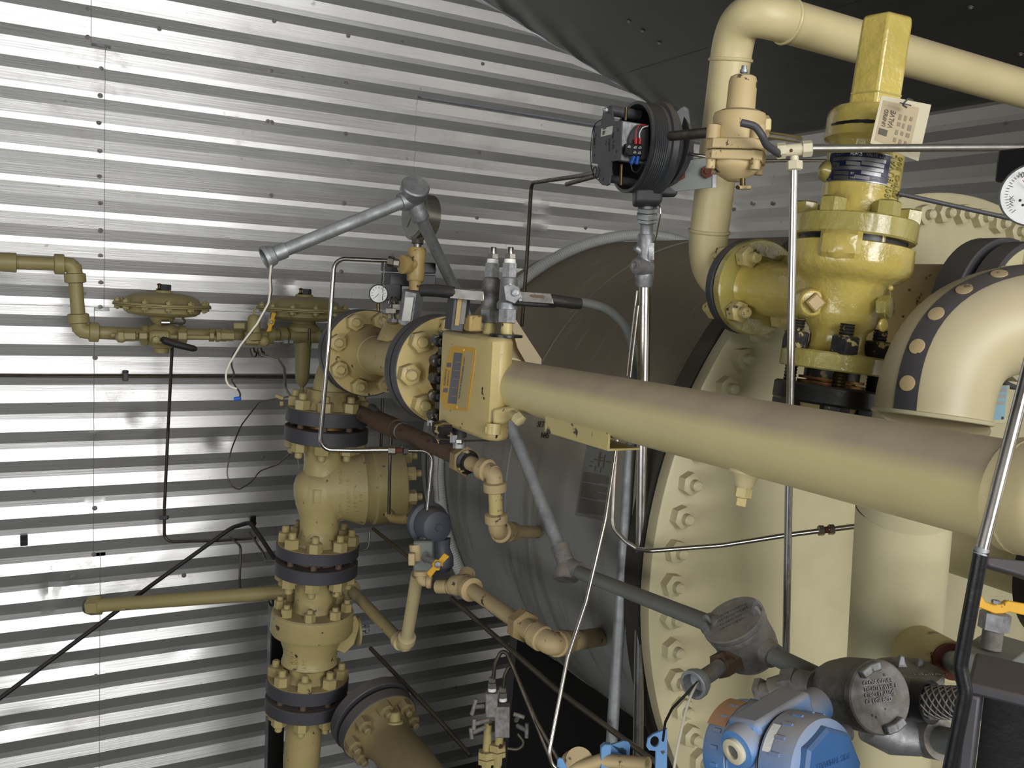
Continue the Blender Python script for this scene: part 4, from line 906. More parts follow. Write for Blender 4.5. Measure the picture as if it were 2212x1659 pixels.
tag(obj('capillary_tube', G().cyl(P(1379, 660, 1.91), P(1361, 815, 1.92), .0026), M['dull']), 'right one of two thin capillary tubes beside the bright conduit', 'tube')
# tube from the end wall up and across to the transmitter
tag(obj('signal_tube', G().tube([P(1127, 705, 2.75), P(1138, 560, 2.70), P(1148, 395, 2.62), P(1240, 382, 2.35), P(1300, 372, 2.0)], .0055, .025, 12), M['tubdark']), 'dark steel tube rising before the end wall and bending right to the open transmitter', 'tube')
tag(obj('tube_stub', G().cyl(P(1224, 398, 2.2), P(1296, 378, 1.98), .0052), M['tubdark']), 'short dark tube end pointing left below the open transmitter', 'tube')
# ================================================================ galvanised conduit run with open wire end (upper left to junction box)
c1 = thing('sloping_conduit', P(600, 560, 2.15), 'galvanised conduit arm sloping down left to an open threaded end', 'conduit')
a, b = P(868, 437, 2.25), P(606, 544, 2.12)
obj('conduit_tube', G().cyl(a, b, .0160, n=24), M['galv'], c1)
cd = (b-a).normalized()
obj('coupling', G().cyl(b-cd*.012, b+cd*.018, .0192, n=24), M['galv'], c1)
obj('open_hub', G().lathe(b+cd*.016, cd, [(0, .0205), (.003, .0235), (.016, .0255), (.017, .028), (.026, .028), (.026, .0235), (.004, .0215), (.003, .001)], 24, caps=False), M['galv'], c1, ang=30)
wb1 = b+cd*.03
for nm, off, lab, mt_, pts in (('black_wire', 0, 'black insulated wire hanging from the open galvanised conduit end', 'rubber', ((584, 566), (585, 600), (587, 630), (578, 662), (548, 712), (515, 752), (501, 768), (500, 790), (507, 810), (499, 820), (511, 838), (517, 845), (520, 856), (512, 862))),
                               ('white_wire', 1, 'white insulated wire hanging from the open galvanised conduit end', 'bright', ((586, 566), (583, 600), (584, 628), (580, 655), (555, 700), (520, 745), (496, 785), (488, 805), (488, 820), (494, 834), (512, 840)))):
    tag(obj(nm, G().tube([wb1-cd*.02]+[P(x, y, 2.10-.006*off) for x, y in pts], .0025 if off else .0021, .03, 8), M[mt_]), lab, 'wire')
tag(obj('wire_sleeve', G().cyl(P(506, 862, 2.1), P(520, 860, 2.1), .0045, n=12), M['blu']), 'small blue crimp sleeve on the end of the hanging wires', 'connector')
ct = thing('conduit_tee', P(890, 460, 2.27), 'cast conduit body with big round cap at the peak of the galvanised conduit', 'fitting')
tc = P(890, 428, 2.27); k = 2.27/F
up2 = (P(897, 400, 2.24)-P(885, 440, 2.28)).normalized()
obj('fitting_body', G().ball(tc, .030, 24, 12, up2, .95), M['cast'], ct); arm = obj('hub', G().lathe(a-cd*.03, cd, [(0, .024), (.03, .0235), (.034, .0225), (.034, .018)], 24), M['cast'], ct)
dwn = (P(918, 490, 2.3)-P(903, 455, 2.28)).normalized()
obj('hub', G().lathe(tc+dwn*.01, dwn, [(0, .025), (.03, .0225), (.047, .0235), (.050, .022)], 24), M['cast'], ct)
capd = (P(902, 385, 2.22)-P(890, 425, 2.27)).normalized()
obj('round_cap', G().lathe(tc+capd*.012, capd, [(0, .032), (.008, .036), (.030, .036), (.034, .033)], 36), M['cast'], ct, ang=30)
c2_ = thing('conduit_drop', P(1215, 1190, 2.3), 'galvanised conduit sloping down behind the orifice fitting to the lower elbow', 'conduit')
p1, p2, p3 = tc+dwn*.05, P(976, 612, 2.40), P(1213, 1192, 2.14)
obj('conduit_tube', G().cyl(p1, P(990, 640, 2.58), .0160, n=24), M['galv'], c2_); obj('conduit_tube', G().cyl(P(990, 640, 2.58), P(1213, 1192, 2.14), .0160, n=24), M['galv'], c2_)
ce2 = thing('conduit_elbow', P(1222, 1260, 2.08), 'weathered cast conduit elbow body at the foot of the sloping galvanised conduit', 'fitting')
ec = P(1225, 1222, 2.08); dA = (P(1205, 1170, 2.10)-ec).normalized(); dB = (P(1290, 1252, 2.0)-ec).normalized(); dC = (P(1222, 1262, 2.06)-ec).normalized()
obj('fitting_body', G().ball(ec, .024, 20, 10), M['castdark'], ce2)
obj('hub', G().lathe(ec, dA, [(0, .022), (.036, .0205), (.048, .0225), (.052, .021)], 24), M['castdark'], ce2); obj('hub', G().lathe(ec, dB, [(0, .022), (.026, .0195), (.040, .0215), (.044, .020)], 24), M['castdark'], ce2)
obj('round_cap', G().lathe(ec, dC, [(0, .024), (.014, .028), (.030, .030), (.034, .027)], 24), M['castdark'], ce2)
tag(obj('lower_conduit', G().cyl(P(1252, 1237, 2.04), P(1530, 1346, 1.56), .0152, n=24), M['grayc']), 'grey conduit sloping right in front of the two uprights to the round junction box', 'conduit')
# ================================================================ gauge and block-and-bleed valve on the spool
ga = thing('pressure_gauge', P(903, 520, 2.4), 'steel-cased pressure gauge seen from the side behind the peak of the galvanised conduit', 'gauge')
gn2 = V((-.985, -.12, .05)).normalized(); gc2 = P(900, 466, 2.42); k = 2.42/F
obj('case', G().lathe(gc2-gn2*.016, gn2, [(-.030, .001), (-.030, 40*k), (-.024, 49*k), (.014, 50*k), (.016, 53*k), (.026, 53*k), (.028, 50*k), (.028, 45*k), (.020, 45*k)], 48, caps=False), M['dull'], ga, ang=30)
dd = obj('dial', G().lathe(gc2+gn2*.0125, gn2, [(0, 46*k), (.0008, 46*k)], 40), M['dialg'], ga)
g = G(); u, w2, a_ = frame(gn2); g.cyl(gc2+gn2*.0145, gc2+gn2*.0145+(w2*.5-u*.8)*32*k, .0008, n=6)
obj('pointer', g, M['ink2'], dd)
sdn = -UP
obj('stem', G().hexp(P(903, 508, 2.42), P(901, 540, 2.42)-P(903, 508, 2.42), 24*k, 20*k).cyl(P(902, 525, 2.42), P(900, 545, 2.42), 9*k), M['dull'], ga)
tv = thing('gauge_tee', P(898, 600, 2.42), 'ochre forged tee under the steel-cased gauge', 'fitting')
td_, t_at, tla = axkit(P(901, 535, 2.42), P(897, 610, 2.42)); k = 2.42/F
obj('tee_body', tla([(536, 18), (539, 20), (560, 20), (566, 18), (586, 19), (604, 19), (608, 17)], 28), M['gold'], tv)
obj('tee_branch', G().lathe(P(898, 573, 2.42), P(860, 571, 2.38)-P(898, 573, 2.42), [(0, 17*k), (20*k, 18*k), (22*k, 20*k), (36*k, 20*k), (37*k, 18*k)], 24), M['gold'], tv)
text('lettering', 'B4', P(900, 578, 2.36), UP, -RT, .012, M['gold'], tv, .001)
obj('lower_nipple', tla([(606, 14), (628, 12)], 20), M['gold'], tv)
hv = thing('bleed_valve', P(888, 700, 2.45), 'tall hexagonal steel valve body wrapped in white label, below the ochre tee', 'valve')
hd_, h_at, hla = axkit(P(893, 630, 2.42), P(884, 690, 2.44))
obj('hex_body', G().hexp(h_at(629), -hd_, 46*k*.9, (h_at(629)-h_at(702)).length, .08, hint=V((.8, -.6, 0))), M['cast'], hv)
obj('label_wrap', G().box(P(881, 668, 2.40), RT, hd_, -FW, 18*k, 52*k, .001), M['white'], hv, label='white label wrap')
# small dial gauge
sg_ = thing('small_dial_gauge', P(817, 665, 2.35), 'small white-faced black-rimmed gauge left of the bleed valve', 'gauge')
c_ = P(818, 635, 2.36); n_ = (-c_+V((-.3, 0, .2))).normalized(); k = 2.36/F
obj('case', G().lathe(c_-n_*.02, n_, [(0, .001), (0, 17*k), (.003, 20*k), (.018, 21*k), (.022, 21*k), (.022, 18.5*k), (.019, 18.5*k)], 36, caps=False), M['black'], sg_, ang=30)
dd = obj('dial', G().lathe(c_, n_, [(.0005, 19*k), (.001, 19*k)], 36), M['dial'], sg_)
g = G(); u, w2, a_ = frame(n_)
for i in range(11):
    q = math.radians(-135+27*i); rd = u*math.cos(q)+w2*math.sin(q); g.box(c_+n_*.0016+rd*14*k, rd, n_.cross(rd), n_, 4*k, .8*k, .0004)
g.cyl(c_+n_*.002, c_+n_*.002-(u*.6-w2*.5)*14*k, .0006, n=6); obj('dial_marks', g, M['ink2'], dd)
obj('stem', G().cyl(P(817, 655, 2.37), P(817, 672, 2.37), 4*k), M['brass'], sg_)
obj('hang_chain', G().sweep([P(830+2*math.sin(i)*.3-i*.11, 566+i*2.6, 2.33) for i in range(56)], .0012, 6, lambda i, n: .0018 if i % 2 else .0007), M['dull'], sg_, label='fine bead chain')
# grey clamp block and chrome valve stack
bk = thing('clamp_block', P(865, 640, 2.5), 'dark grey two-part clamp block behind the ochre tee', 'block')
for ya, yb in ((566, 588), (592, 618)):
    obj('half_block', G().box((P(882, ya, 2.52)+P(882, yb, 2.52))/2, EX*.9+EY*-.3, EZ, EY, .128, mm(yb-ya, 2.52)*1.05, .07), M['slate'], bk, bevel=.003)
obj('square_stem', G().box((P(851, 618, 2.5)+P(850, 646, 2.5))/2, RT, UP, -FW, 33*2.5/F, 34*2.5/F, .04), M['slate'], bk, bevel=.002)
cs_ = thing('needle_valve', P(850, 700, 2.46), 'small chrome needle valve on the threaded outlet of the spool', 'valve'); k = 2.48/F
nd, n_at, nla = axkit(P(851, 640, 2.49), P(849, 698, 2.47))
obj('valve_body', nla([(644, 10), (650, 12), (658, 12), (660, 8), (666, 8), (668, 13), (676, 13), (680, 7), (690, 7), (691, 12), (698, 12)], 16), M['chrome'], cs_)
obj('cross_body', G().box(P(866, 664, 2.47), RT, UP, -FW, 34*k, 13*k, 14*k).box(P(845, 672, 2.46), RT, UP, -FW, 22*k, 11*k, 14*k), M['dull'], cs_, bevel=.001)
obj('side_valve', G().cyl(P(870, 655, 2.45), P(886, 646, 2.45), 4*k).cyl(P(868, 676, 2.45), P(890, 688, 2.45), 5*k), M['tubdark'], cs_)
obj('hex_nut', G().hexp(P(849, 690, 2.46), P(848, 708, 2.46)-P(849, 690, 2.46), 26*k, 9*k), M['chrome'], cs_)
# ================================================================ orifice fitting trimmings
BX = .905
def top(x, y, D): return P(x, y, D)
tv1 = thing('vent_stem', P(985, 706, 1.92), 'square dark steel stem with peeling yellow and grey-white paint on top of the orifice fitting', 'stem'); k = 1.92/F
d_ = (P(992, 640, 1.91)-P(984, 710, 1.92)).normalized()
st_ = obj('stem_body', G().hexp(P(984, 712, 1.92), d_, 42*k, 72*k, .05, n=6, hint=V((.2, -1, 0))), M['slate'], tv1)
obj('peeled_paint', G().box(P(990, 674, 1.89), RT, d_, -FW, 9*k, 58*k, .0015), M['gold'], st_); obj('peeled_paint', G().box(P(1000, 672, 1.893), RT, d_, -FW, 12*k, 56*k, .0015), M['paper'], st_)
tag(obj('cast_lug', G().box((P(1022, 684, 1.9)+P(1020, 712, 1.9))/2, EX, EZ, EY, .030, .034, .032), M['gold'], bevel=.004), 'ochre cast lug beside the dark square stem on the orifice fitting', 'lug')
for i, (x, lab, dd_) in enumerate(((1066, 'left one of the twin shut-off valves with white-taped tips on the orifice fitting', 1.93), (1103, 'right one of the twin shut-off valves with white-taped tips on the orifice fitting', 1.86))):
    t = thing('shut_off_valve', P(x-18, 722, dd_), lab, 'valve', None); k = dd_/F
    ad, aa_, al = axkit(P(x, 535, dd_-.01), P(x-11 if i == 0 else x-9, 722, dd_))
    obj('pipe_nipple', al([(694, 13), (722, 13)], 20), M['cream_chip'], t)
    obj('hex_base', G().hexp(aa_(668), -ad, 40*k*.92, 30*k, .06), M['cast'], t)
    obj('valve_body', al([(600, 15), (604, 19), (640, 20), (660, 19), (668, 20), (670, 22)], 24) if i == 0 else al([(600, 16), (604, 19), (650, 20), (655, 24), (668, 24)], 24), M['castdark' if i == 0 else 'cast'], t)
    obj('hex_bonnet', G().hexp(aa_(569), -ad, 32*k*.92, 31*k, .06), M['cast'], t)
    obj('thread_tape', al([(560, 12.5), (570, 13)], 20), M['tape'], t)
    obj('hex_tip', G().hexp(aa_(549), -ad, 22*k, 11*k, .1), M['chrome'], t)
    obj('threaded_tip', al([(534, 6), (536, 7), (548, 7), (549, 5)], 16), M['chrome'], t)
k = 1.88/F
lv = thing('lever_handle', P(960, 640, 1.9), 'left-pointing valve lever with a black grip, over the orifice fitting', 'lever')
obj('lever_bar', G().box((P(975, 634, 1.88)+P(1042, 640, 1.86))/2, P(1042, 640, 1.86)-P(975, 634, 1.88), UP, -FW, 78*k, 22*k, .004), M['chrome'], lv, bevel=.001)
obj('grip', G().sweep([P(905, 628, 1.90), P(908, 628, 1.9), P(920, 627, 1.9), P(945, 628, 1.895), P(980, 632, 1.885), P(984, 632, 1.885)], 13*k, 14, lambda i, n: (7, 13, 13.5, 14, 13, 10)[i]*k), M['rubber'], lv)
lv = thing('lever_handle', P(1180, 660, 1.82), 'right-pointing slotted valve lever with a black grip, beside the twin shut-off valves', 'lever')
ln = V((-.55, -.83, .1)).normalized(); lo = P(1150, 640, 1.82)
obj('lever_bar', poly([(1105, 628), (1130, 630), (1190, 634), (1196, 656), (1130, 652), (1108, 644)], lo, ln, .004), M['chrome'], lv, bevel=.0006)
obj('slot', poly([(1146, 636), (1174, 638), (1177, 642), (1174, 645), (1148, 642), (1143, 639)], lo+ln*.0006, ln, .0004), M['rust'], lv)
obj('lever_back', G().sweep([P(1112, 654, 1.83), P(1150, 657, 1.83), P(1200, 659, 1.84)], .0055, 10), M['rubber'], lv)
obj('grip', G().sweep([P(1186, 647, 1.83), P(1190, 648, 1.83), P(1230, 654, 1.85), P(1254, 656, 1.86), P(1258, 656, 1.86)], 13*k, 14, lambda i, n: (10, 12.5, 12.5, 12, 7)[i]*k), M['rubber'], lv)
sn = thing('stem_plate', P(1100, 650, 1.83), 'small steel stem plate with nut and two screws holding the slotted lever', 'plate')
obj('plate', poly([(1088, 618), (1102, 610), (1122, 622), (1126, 640), (1112, 656), (1092, 648)], lo+ln*.012, ln, .012), M['cast'], sn, bevel=.001)
for x, y, s_ in ((1114, 632, .014), (1102, 614, .006), (1124, 648, .006)): obj('nut', G().hexp(onp(x, y, lo+ln*.012, ln), ln, s_, s_*.6).lathe(onp(x, y, lo+ln*.012, ln), ln, [(0, s_*.28), (s_*.9, s_*.28)], 10), M['galv'], sn)
tag(obj('black_washer', G().lathe(P(1093, 728, 1.84), EZ, [(0, .034), (.005, .034)], 28), M['black']), 'thin black round washer under the right shut-off valve', 'washer')
# paper tag behind
tgp = thing('hanging_card', P(1150, 780, 2.02), 'folded brown paper tag hanging behind the orifice fitting neck', 'tag')
pn = V((-.5, -.86, .05))
obj('card', poly([(1105, 682), (1114, 690), (1170, 776), (1168, 800), (1140, 790), (1118, 752), (1108, 715)], P(1140, 740, 1.98), pn, .001), M['card'], tgp); obj('card_fold', poly([(1103, 690), (1128, 742), (1150, 798), (1110, 790), (1102, 740)], P(1140, 740, 2.0), V((-.7, -.7, .0)), .001), M['card'], tgp)
# nameplate on the box
pn_ = V((-1, 0, 0)); pt_ = V((.8296, 1.7, -.2)); Z5 = lambda x, y: (800+x/4.879, 640+y/4.879)
nb = obj('nameplate', poly([Z5(*q) for q in ((872, 524), (1085, 545), (1105, 562), (1105, 620), (1030, 1190), (1010, 1208), (785, 1190), (762, 1170), (740, 1000), (742, 940), (770, 800), (845, 535))], pt_+pn_*.0012, pn_, .0012), M['plabel'], fit, label='orange nameplate with grey fields')
obj('dusty_field', poly([Z5(*q) for q in ((985, 580), (1085, 590), (1085, 620), (1010, 1180), (905, 1170), (985, 700))], pt_+pn_*.0016, pn_, .0003), M['pldust'], nb)
obj('grey_field', poly([Z5(*q) for q in ((882, 592), (968, 600), (905, 1136), (812, 1128))], pt_+pn_*.0018, pn_, .0004), M['plgrey'], nb)
for q4 in (((808, 700), (852, 700), (846, 748), (800, 746)), ((770, 968), (814, 968), (810, 1014), (764, 1012))): obj('square_mark', poly([Z5(*q) for q in q4], pt_+pn_*.0018, pn_, .0004), M['plgrey'], nb)
for q in ((985, 568), (914, 1168)): obj('rivet', G().lathe(onp(*Z5(*q), pt_+pn_*.001, pn_), pn_, [(0, .0045), (.002, .004), (.003, .002)], 14), M['plabel'], nb)
pp = pt_+pn_*.0014
ntext('lettering', 'SUPERIOR', *Z5(788, 945), *Z5(808, 760), pp, pn_, .0105, M['plgrey'], nb, sx=.82)
ntext('lettering', 'SIMPLEX FITTING', *Z5(818, 945), *Z5(838, 760), pp, pn_, .0062, M['plgrey'], nb, sx=.72)
ntext('lettering', 'WARNING PRESSURIZED UNIT', *Z5(940, 1090), *Z5(998, 660), pp+pn_*.0006, pn_, .0085, M['plgrey'], nb, sx=.80)
g = G()
for i in range(5): q = poly([Z5(862+i*1-62*(j-.0)*0, 0) for j in ()] or [Z5(900-5*i*2.6, 690+i*90), Z5(957-5*i*2.6, 694+i*90), Z5(956-5*i*2.6, 698+i*90), Z5(899-5*i*2.6, 694+i*90)], pp+pn_*.001, pn_, .0002); g.add(q.v, q.f, True)
obj('field_lines', g, M['plabel'], nb)
# underside: plug, lower stem, chrome tube, side bleed
k = 1.88/F
obj('drain_plug', G().cyl(P(1066, 915, 1.80), P(1064, 938, 1.80), 17*k*.95, n=20).hexp(P(1064, 922, 1.80), P(1063, 940, 1.8)-P(1064, 922, 1.8), 32*k*.9, 15*k), M['buff'], fit)
obj('bleed_plug', G().hexp(P(1116, 900, 1.74), V((.2, -.8, -.5)), .022, .016).cyl(P(1108, 894, 1.77), P(1116, 901, 1.74), .008), M['cream'], fit)
obj('lower_lug', G().ext(P(1075, 905, 1.80), RT, -UP, [(-.01, -.02), (.05, -.03), (.045, -.008), (.01, .012), (-.01, .012)], .03, FW), M['buff'], fit, bevel=.005)
ls = thing('hexagonal_drain', P(955, 958, 1.98), 'scuffed dark hexagonal stem under the orifice fitting', 'stem'); k = 1.97/F
obj('stem_body', G().hexp(P(956, 914, 1.97), P(958, 950, 1.98)-P(956, 914, 1.97), 44*k, 42*k, .1), M['blackchip'], ls); obj('stem_side', G().cyl(P(990, 914, 2.0), P(992, 945, 2.0), 17*k), M['slate'], ls)
obj('ring', G().cyl(P(992, 946, 2.0), P(992, 968, 2.0), 14*k), M['galv'], ls)
tb_ = thing('bleed_tube', P(990, 955, 1.90), 'thin bleed tube under the orifice fitting with two small steel nuts', 'tube')
obj('tube_wall', G().tube([P(928, 905, 1.95), P(929, 930, 1.94), P(945, 948, 1.93), P(1000, 952, 1.90), P(1060, 951, 1.84), P(1073, 945, 1.82), P(1074, 930, 1.81)], .0021, .015, 10), M['tubdark'], tb_)
obj('nut', G().hexp(P(980, 940, 1.91), P(980, 962, 1.91)-P(980, 940, 1.91), 15*k, 16*k), M['galv'], tb_); obj('nut', G().hexp(P(988, 953, 1.905), P(1004, 953, 1.9)-P(988, 953, 1.905), 12*k, 12*k), M['dull'], tb_); obj('nut', G().hexp(P(928, 908, 1.95), -UP, 10*k, 12*k), M['galv'], tb_)
# ================================================================ tubing loop in front of the column
lt = thing('tubing_loop', P(920, 1160, 2.5), 'steel tube looping from the ochre tee down in front of the valve column', 'tube')
obj('tube_wall', G().tube([P(838, 563, 2.40), P(722, 558, 2.40), P(709, 760, 2.42), P(690, 972, 2.46), P(760, 973, 2.48), P(842, 972, 2.50)], .0062, .032, 14), M['chrome'], lt)
obj('tube_wall', G().tube([P(878, 973, 2.52), P(936, 974, 2.53), P(928, 1060, 2.54), P(918, 1155, 2.55)], .0060, .032, 14), M['chrome'], lt)
k = 2.4/F
obj('end_nut', G().hexp(P(838, 564, 2.4), P(860, 568, 2.4)-P(838, 564, 2.4), 20*k, 14*k), M['tubdark'], lt); obj('end_nut', G().hexp(P(850, 567, 2.4), P(866, 570, 2.4)-P(850, 567, 2.4), 16*k, 14*k), M['dull'], lt)
obj('bleed_screw', G().cyl(P(848, 560, 2.4), P(848, 548, 2.4), 2*k), M['tubdark'], lt)
kk2 = 2.5/F
obj('union_nut', G().hexp(P(840, 972, 2.5), P(858, 972.5, 2.5)-P(840, 972, 2.5), 18*kk2, 16*kk2), M['dull'], lt); obj('union_body', G().cyl(P(856, 972.5, 2.5), P(870, 973, 2.5), 6.5*kk2), M['redrust'], lt); obj('union_nut', G().hexp(P(868, 973, 2.51), P(880, 973, 2.52)-P(868, 973, 2.51), 17*kk2, 13*kk2), M['dull'], lt)
# ================================================================ regulator run along the end wall (left)
OL = M['olive']; DW = 3.5
def Q(x, y, D=DW): return PY(x, y, D+.10)
def fitting_elbow(par, p, d1, d2, r, L, mat, collar=1.28):
    """threaded elbow: two collared legs meeting in a round knee"""
    d1, d2 = V(d1).normalized(), V(d2).normalized()
    g = G().sweep(bez(p+d1*L*.55, p+d1*L*.1, p+d2*L*.1, p+d2*L*.55, 10), r*1.12, 20); o = obj('elbow', g, mat, par, ang=60)
    for d in (d1, d2): obj('collar', G().lathe(p+d*L*.45, d, [(0, r*1.2), (.003, r*collar), (L*.55-.003, r*collar), (L*.55, r*1.2)], 24), mat, o)
    return o
rp = mm(13.3, DW)
pr1 = thing('wall_pipe', Q(170, 740), 'buff threaded pipe stepping down by two elbows on the far left of the end wall', 'pipe')
a, e1, e2, b = Q(-40, 564), Q(160, 572), Q(172, 716), Q(300, 722)
obj('coupling', G().lathe(Q(-30, 564), EX, [(0, rp*1.3), (mm(50, DW), rp*1.45), (mm(51, DW), rp*1.3)], 24), OL, pr1)
obj('pipe_wall', G().cyl(a, e1, rp), OL, pr1); fitting_elbow(pr1, e1, a-e1, e2-e1, rp, mm(36, DW), OL, 1.5)
obj('pipe_wall', G().cyl(e1, e2, rp), OL, pr1); fitting_elbow(pr1, e2, e1-e2, b-e2, rp, mm(36, DW), OL, 1.5); 
obj('pipe_wall', G().cyl(e2, Q(322, 724), rp), OL, pr1)
mid = thing('wall_pipe', Q(470, 735), 'buff threaded pipe joining the two diaphragm valves along the end wall', 'pipe')
obj('pipe_wall', G().cyl(Q(385, 722), Q(640, 724), rp*.9), OL, mid)
for x in (452, 478): obj('collar', G().cyl(Q(x, 723), Q(x+10, 723), rp*1.12), OL, mid)
for x in (575, 602): obj('union_collar', G().lathe(Q(x, 724), EX, [(0, rp*1.0), (.003, rp*1.45), (mm(16, DW), rp*1.45), (mm(18, DW), rp*1.0)], 24), OL, mid)
obj('pipe_wall', G().cyl(Q(668, 724), Q(760, 726), rp*.9), OL, mid)
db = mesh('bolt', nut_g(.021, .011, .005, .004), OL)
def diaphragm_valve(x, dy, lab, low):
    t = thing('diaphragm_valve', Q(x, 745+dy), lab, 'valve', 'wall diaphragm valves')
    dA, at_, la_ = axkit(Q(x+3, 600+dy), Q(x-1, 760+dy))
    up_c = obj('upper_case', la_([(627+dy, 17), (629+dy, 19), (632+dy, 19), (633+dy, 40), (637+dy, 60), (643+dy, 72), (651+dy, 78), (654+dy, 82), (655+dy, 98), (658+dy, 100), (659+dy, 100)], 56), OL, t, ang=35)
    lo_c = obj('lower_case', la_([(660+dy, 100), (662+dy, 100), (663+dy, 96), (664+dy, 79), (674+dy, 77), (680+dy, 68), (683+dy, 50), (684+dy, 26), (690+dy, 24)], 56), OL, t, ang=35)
    u, w2, a_ = frame(dA); k = at_(658+dy).dot(FW)/F
    for i in range(12):
        q = 2*math.pi*i/12; d = (u*math.cos(q)+w2*math.sin(q))*90*k
        inst('bolt', db, up_c, at_(655+dy)+d, dA, i); inst('bolt', db, lo_c, at_(663+dy)+d, -dA, i)
    obj('vent_cap', G().lathe(at_(627+dy)-RT*mm(8, DW), dA, [(0, .008), (.004, .014), (.008, .006), (.018, .006), (.022, .010), (.026, .004)], 14), M['brass'], t)
    obj('plug', G().hexp(at_(627+dy)+RT*mm(6, DW), dA, .026, .022, n=4), M['slate'], t)
    if low:
        obj('neck', la_([(686+dy, 26), (696+dy, 20), (704+dy, 12), (708+dy, 11)], 28), OL, t)
        obj('valve_body', G().lathe(Q(x-47, 724), EX, [(0, 16*k), (3*k, 22*k), (12*k, 23*k), (16*k, 20*k), (30*k, 27*k), (44*k, 29*k), (60*k, 27*k), (76*k, 20*k), (80*k, 23*k), (92*k, 22*k), (94*k, 16*k)], 32), OL, t, ang=40)
        obj('body_stem', la_([(702+dy, 12), (716+dy, 20), (722, 28)], 24), OL, t)
        obj('bottom_plug', la_([(744, 24), (750, 22), (752, 16), (762, 15), (763, 13)], 24), OL, t)
        g = G().cyl(Q(348, 697, 3.40), Q(366, 697, 3.40), .011, n=12); obj('bright_fitting', g, M['chrome'], t)
        obj('sensing_tube', G().tube([Q(366, 697, 3.4), Q(396, 699, 3.4), Q(400, 694, 3.4), Q(392, 684, 3.4), Q(384, 682, 3.42)], .004, .01, 8), M['tubdark'], t)
    else:
        obj('yoke', la_([(690+dy, 26), (698+dy, 34), (706+dy, 34), (707+dy, 16), (730+dy, 15)], 28), OL, t)
        obj('yoke_rod', G().cyl(Q(x+14, 700+dy, 3.42), Q(x+13, 735+dy, 3.42), .005), M['tubdark'], t)
        obj('spring_barrel', la_([(700+dy, 14), (718, 20), (740, 18), (760, 17), (812, 15), (822, 14), (832, 8), (836, 4), (842, 5), (852, 12), (856, 14), (860, 6)], 28), OL, t, ang=40)
        obj('cross_boss', G().cyl(Q(x-30, 726, 3.48), Q(x+34, 726, 3.48), rp*1.2), OL, t)
diaphragm_valve(350, 0, 'left dish-shaped diaphragm valve, above the black lever on the end wall', True)
diaphragm_valve(655, 9, 'right dish-shaped diaphragm valve, partly behind the upright steel tube and the spool flange', False)
# pilot tube assembly in front of the left valve
pl = thing('pilot_line', Q(352, 735, 3.38), 'small buff pilot line with ball valve and black lever, under the left diaphragm valve', 'tubing')
Dp = 3.38
obj('line_tube', G().cyl(Q(240, 724, 3.42), Q(490, 730, Dp), .0085), OL, pl)
for x0, x1, r in ((254, 266, 12), (266, 290, 10), (300, 316, 9), (384, 402, 11), (452, 462, 9), (466, 476, 12), (476, 505, 10)):
    obj('fitting', G().hexp(Q(x0, 725, Dp), EX, mm(2*r, Dp), mm(x1-x0, Dp), .15), OL, pl)
obj('elbow_fitting', G().ball(Q(262, 728, Dp), mm(12, Dp)), OL, pl)
obj('valve_ball', G().lathe(Q(322, 726, Dp), EX, [(0, mm(8, Dp)), (mm(6, Dp), mm(13, Dp)), (mm(36, Dp), mm(13, Dp)), (mm(42, Dp), mm(8, Dp))], 20), OL, pl)
obj('stem_nut', G().hexp(Q(336, 733, 3.35), -EY, .022, .018), OL, pl); obj('stem_plate', G().box(Q(345, 733, 3.345), RT, UP, -FW, mm(30, Dp), mm(15, Dp), .004), OL, pl)
obj('lever', G().sweep([Q(352, 733, 3.33), Q(356, 736, 3.32), Q(380, 744, 3.31), Q(418, 753, 3.30), Q(425, 754, 3.30)], .012, 12, lambda i, n: (.011, .014, .013, .012, .007)[i]), M['rubber'], pl, label='black sleeved lever')
rg2 = thing('pilot_regulator', Q(548, 760, 3.36), 'small buff pilot regulator with a yellow butterfly lever between the diaphragm valves', 'regulator')
Dg = 3.36
obj('bonnet', G().lathe(Q(548, 720, Dg), Q(549, 660, Dg)-Q(548, 720, Dg), [(-mm(18, Dg), mm(8, Dg)), (-mm(14, Dg), mm(17, Dg)), (0, mm(19, Dg)), (.002, mm(20, Dg)), (.006, mm(15, Dg)), (mm(34, Dg), mm(13, Dg)), (mm(40, Dg), mm(9, Dg)), (mm(41, Dg), mm(2.5, Dg)), (mm(56, Dg), mm(2.5, Dg))], 24), OL, rg2)
obj('base', G().ball(Q(570, 737, Dg), mm(13, Dg), 16, 8), OL, rg2); obj('side_lug', G().box(Q(518, 704, Dg), RT, UP, -FW, mm(24, Dg), mm(13, Dg), .02), OL, rg2, bevel=.003)
obj('base_fitting', G().hexp(Q(530, 735, Dg), EX, mm(20, Dg), mm(28, Dg)), OL, rg2); obj('outlet_fitting', G().cyl(Q(592, 738, Dg), Q(618, 738, Dg), .004).hexp(Q(612, 738, Dg), EX, mm(12, Dg), mm(10, Dg)).hexp(Q(624, 738, Dg), EX, mm(11, Dg), mm(9, Dg)), M['galv'], rg2)
obj('gauge_plate', G().box(Q(573, 692, 3.40), RT, UP, -FW, mm(24, Dg), mm(36, Dg), .006), M['cast'], rg2)
lvd = (Q(593, 676, 3.3)-Q(582, 716, 3.3)).normalized()
obj('butterfly_lever', G().ext(Q(586, 696, 3.30), lvd, RT, [(mm(a_, Dg), mm(b_, Dg)) for a_, b_ in ((-22, -5), (-20, 5), (-8, 4), (-5, 7), (5, 7), (8, 4), (20, 5), (22, -5), (9, -4), (5, -7), (-5, -7), (-9, -4))], .008), M['yellow'], rg2, bevel=.0015)
obj('lever_nut', G().hexp(Q(586, 696, 3.29), -FW, .011, .008), M['cast'], rg2)
